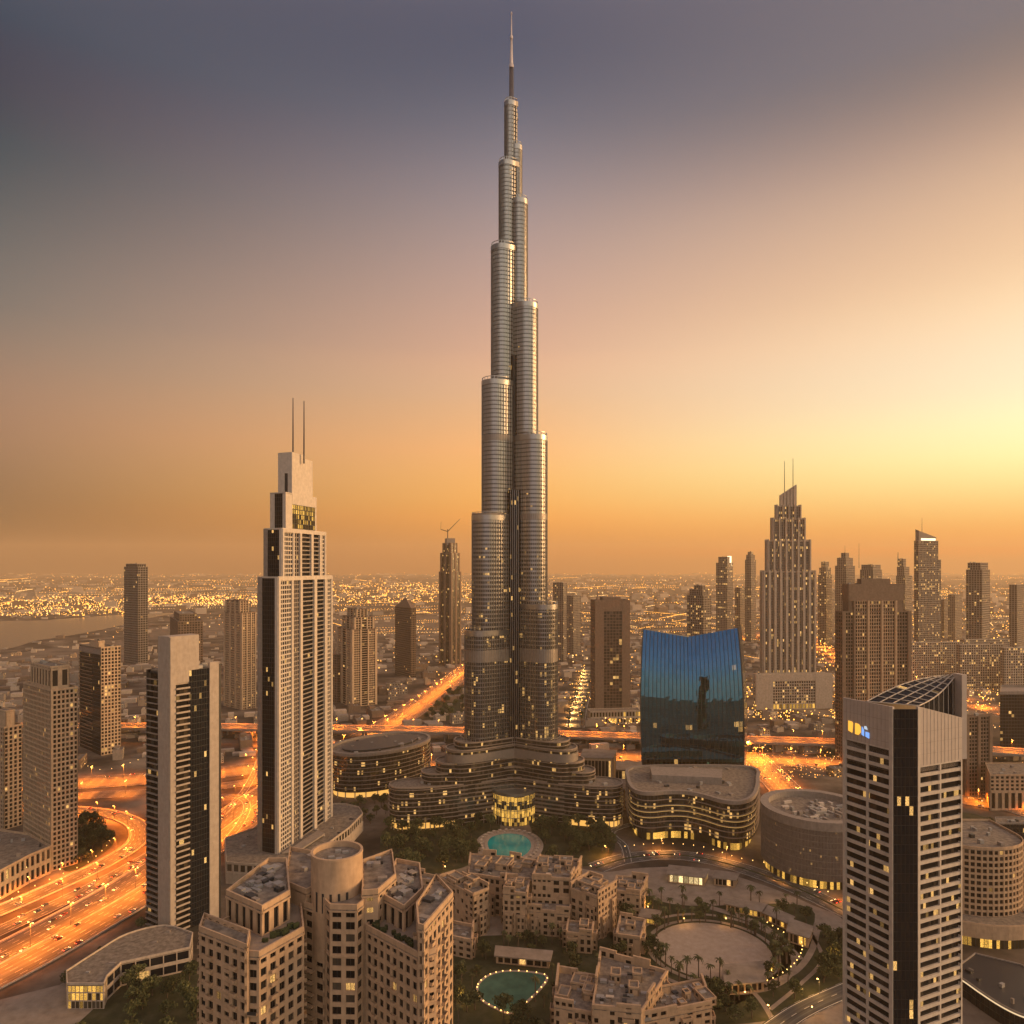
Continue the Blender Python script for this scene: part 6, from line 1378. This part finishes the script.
# ------------------------------------------------------------------ low houses and the lights of the far city
def make_house(k):
    m = MB(); w, d, h = (1, .7, .42), (1, 1, .3), (1, .55, .65)
    W_, D_, H_ = [(14, 10, 6), (12, 14, 8), (20, 11, 9), (26, 16, 7)][k]
    m.box(-W_ / 2, W_ / 2, -D_ / 2, D_ / 2, 0, H_, 0); o = [(-W_ / 2, -D_ / 2), (W_ / 2, -D_ / 2), (W_ / 2, D_ / 2), (-W_ / 2, D_ / 2)]
    m.ring(offset(o, -.4), offset(o, .06), H_ - .2, H_ + .8, 0, sm=False); m.face([(x, y, H_ + .02) for x, y in offset(o, -.3)], None, 1)
    for i in range(3): m.box(-W_ * .3 + i * W_ * .25, -W_ * .3 + i * W_ * .25 + 1.5, -1, 1, H_, H_ + 1.2, 2)
    m.box(W_ * .1, W_ * .38, -D_ * .1, D_ * .4, H_, H_ + 2.6, 0)
    n = int(W_ / 3.2)
    for z in range(1, int(H_), 3):
        for i in range(n):
            x = -W_ / 2 + (i + .5) * W_ / n; q = [(x - .7, -D_ / 2 - .04, z + .2), (x + .7, -D_ / 2 - .04, z + .2), (x + .7, -D_ / 2 - .04, z + 1.7), (x - .7, -D_ / 2 - .04, z + 1.7)]; m.face(q, [(i + .1, z + .1), (i + .9, z + .1), (i + .9, z + .9), (i + .1, z + .9)], 3)
    return m
M['houseglass'] = mat_glass('house_window', (.03, .025, .02), lit=.3, strength=1.6, curtain=.4)
HM = [make_house(k) for k in range(4)]; hmesh = [m.mesh('house', [M[c], M['roof'], M['plant'], M['houseglass']]) for m, c in zip(HM, ('cream2', 'pale', 'grey', 'brown'))]
WATER2 = LAKE
def freespot(x, y, r):
    if not clear(x, y, r): return False
    if onroad(x, y, r): return False
    if inside((x, y), WATER2): return False
    if onroad(x, y, r + 4, [(FLY, 34)]): return False
    return True
nh = 0; tries = 0
while nh < 300 and tries < 40000:
    tries += 1; px = random.uniform(-5, 1029); py = random.triangular(652, 790, 672); p = G(px, py)
    if p.y < 830 and not (px < 20 or 955 < px): continue
    if not freespot(p.x, p.y, 13): continue
    sx, sy = random.uniform(.7, 1.7), random.uniform(.8, 1.5); o = bpy.data.objects.new('house', random.choice(hmesh)); COL.objects.link(o); o.location = (p.x, p.y, 0); o.rotation_euler = (0, 0, .35 + random.choice([0, math.pi / 2, math.pi]) + random.uniform(-.1, .1)); o.scale = (sx, sy, random.uniform(.7, 1.7))
    o["category"] = 'house'; o["label"] = 'low flat-roofed building among many in the districts beyond the tall towers'; o["group"] = 'low buildings of the districts beyond the towers'; FOOT.append((p.x, p.y, 12)); nh += 1
# beyond them nobody can count the houses or the lights
far = MB(); NF = 0
def density(px, py):
    if py < 600: return .9
    if py > 660: return .8
    if px < 240: return .35 if py < 620 else .25
    if px < 470: return .35
    if px < 600: return .6
    return .85
FOOT_N = len(FOOT)
while NF < 5200:
    px = random.uniform(-20, 1044); py = random.choice([574 + 96 * random.random() ** 1.5, random.uniform(612, 760)]); p = G(px, py)
    if random.random() > density(px, py) or inside(p[:2], LAKE): continue
    if py > 618 and (not clear(p.x, p.y, 18) or onroad(p.x, p.y, 12)): continue
    h = (random.choice([6, 8, 10, 14, 20, 30]) if py < 615 else random.choice([3, 4, 6, 9])) * random.uniform(.7, 1.3); s_ = (1 + p.y / 5000) if py < 615 else random.uniform(.3, .9)
    far.rbox(p.x, p.y, .35 + random.uniform(-.1, .1), random.uniform(12, 40) * s_, random.uniform(10, 24) * s_, 0, h, random.choice([0, 0, 1, 2])); NF += 1
far.build('distant_houses', [M['pale'], M['grey'], M['brown']], None, kind="stuff")
M['cityA'] = mat_emit('distant_sodium_lamps', (1, .40, .05), 4.2); M['cityB'] = mat_emit('distant_pale_lamps', (1, .55, .17), 3)
def dot(m, x, y, z, s, k):
    v = [(x - s, y, z), (x, y - s, z), (x + s, y, z), (x, y + s, z), (x, y, z + s * 1.1), (x, y, z - s * .9)]; b_ = len(m.v); m.v.extend(v)
    for a, c in ((0, 1), (1, 2), (2, 3), (3, 0)):
        for t, fl_ in ((4, 0), (5, 1)): m.f.append((b_ + a, b_ + c, b_ + t) if not fl_ else (b_ + c, b_ + a, b_ + t)); m.uv.append([(0, 0)] * 3); m.m.append(k); m.sm.append(False)
lights = MB()
def field(n, x0, x1, y0, y1, size=1.0, pw=1.0, kk=.7):
    for _ in range(n):
        px = random.uniform(x0, x1); py = y0 + (y1 - y0) * random.random() ** pw; p = G(px, py)
        if inside(p[:2], LAKE): continue
        if py > 612 and not clear(p.x, p.y, 0): continue
        dot(lights, p.x, p.y, random.uniform(5, 10), size * (1.5 if py > 640 else 1.3) * p.y / 720 * random.choice([.22, .25, .3, .38, .5]), 0 if random.random() < kk else 1)
def streets(n, x0, x1, y0, y1, size=1.0):                      # rows of lamps: streets seen from afar
    for _ in range(n):
        px = random.uniform(x0, x1); py = random.uniform(y0, y1); p = G(px, py); a = random.choice([.35, .35, .35 + math.pi / 2, 1.1]) + random.uniform(-.05, .05); l = random.uniform(.05, .2) * p.y; st = p.y / 720 * random.uniform(2.2, 4)
        k = 0; kd = 0 if random.random() < .75 else 1
        while k * st < l:
            x, y = p.x + math.cos(a) * k * st, p.y + math.sin(a) * k * st * .8; k += 1
            if inside((x, y), LAKE) or (y < 2800 and not clear(x, y, 0)): continue
            dot(lights, x, y, 9, size * y / 720 * random.uniform(.22, .38), kd)
field(260, -10, 260, 574, 590); field(900, -10, 128, 597, 617, 1.1); field(560, 146, 260, 596, 606, 1.1); field(120, 0, 260, 606, 640, .8)
field(500, 255, 1030, 573, 583, .8); field(800, 330, 480, 583, 604, 1.0); field(700, 545, 1030, 583, 606, 1.0)
field(160, 330, 480, 606, 690, .9); field(360, 545, 700, 606, 715, .9); field(900, 770, 1030, 606, 660, 1.1); field(600, 810, 1030, 650, 712, 1.2)
field(420, 745, 838, 688, 724, 1.1); field(300, 905, 1030, 690, 790, .9); field(260, 745, 842, 745, 785, .7); field(90, 570, 612, 668, 728, 1.0); field(120, 588, 642, 712, 728, .9)
streets(60, -20, 260, 576, 612); streets(60, 330, 480, 580, 640); streets(110, 545, 1030, 578, 640); streets(50, 780, 1030, 640, 700)
lights.build('city_lights', [M['cityA'], M['cityB']], None, kind="stuff")

# ------------------------------------------------------------------ the hazy air
mh = bpy.data.materials.new('haze_air'); mh.use_nodes = True; th_ = mh.node_tree; th_.nodes.clear(); ov_ = N(th_, "ShaderNodeOutputMaterial"); pv_ = N(th_, "ShaderNodeVolumePrincipled")
pv_.inputs["Color"].default_value = (1, .76, .48, 1); pv_.inputs["Density"].default_value = HAZE; pv_.inputs["Anisotropy"].default_value = .15; th_.links.new(pv_.outputs[0], ov_.inputs["Volume"])
m = MB(); m.box(-21500, 21500, -3000, 20500, -1, 860); m.build('haze', mh, None, kind="stuff")
for o in list(bpy.data.objects):
    if "_base" in o: del o["_base"]
print("lamps", NL, "cars", NC, "objects", len(bpy.data.objects))
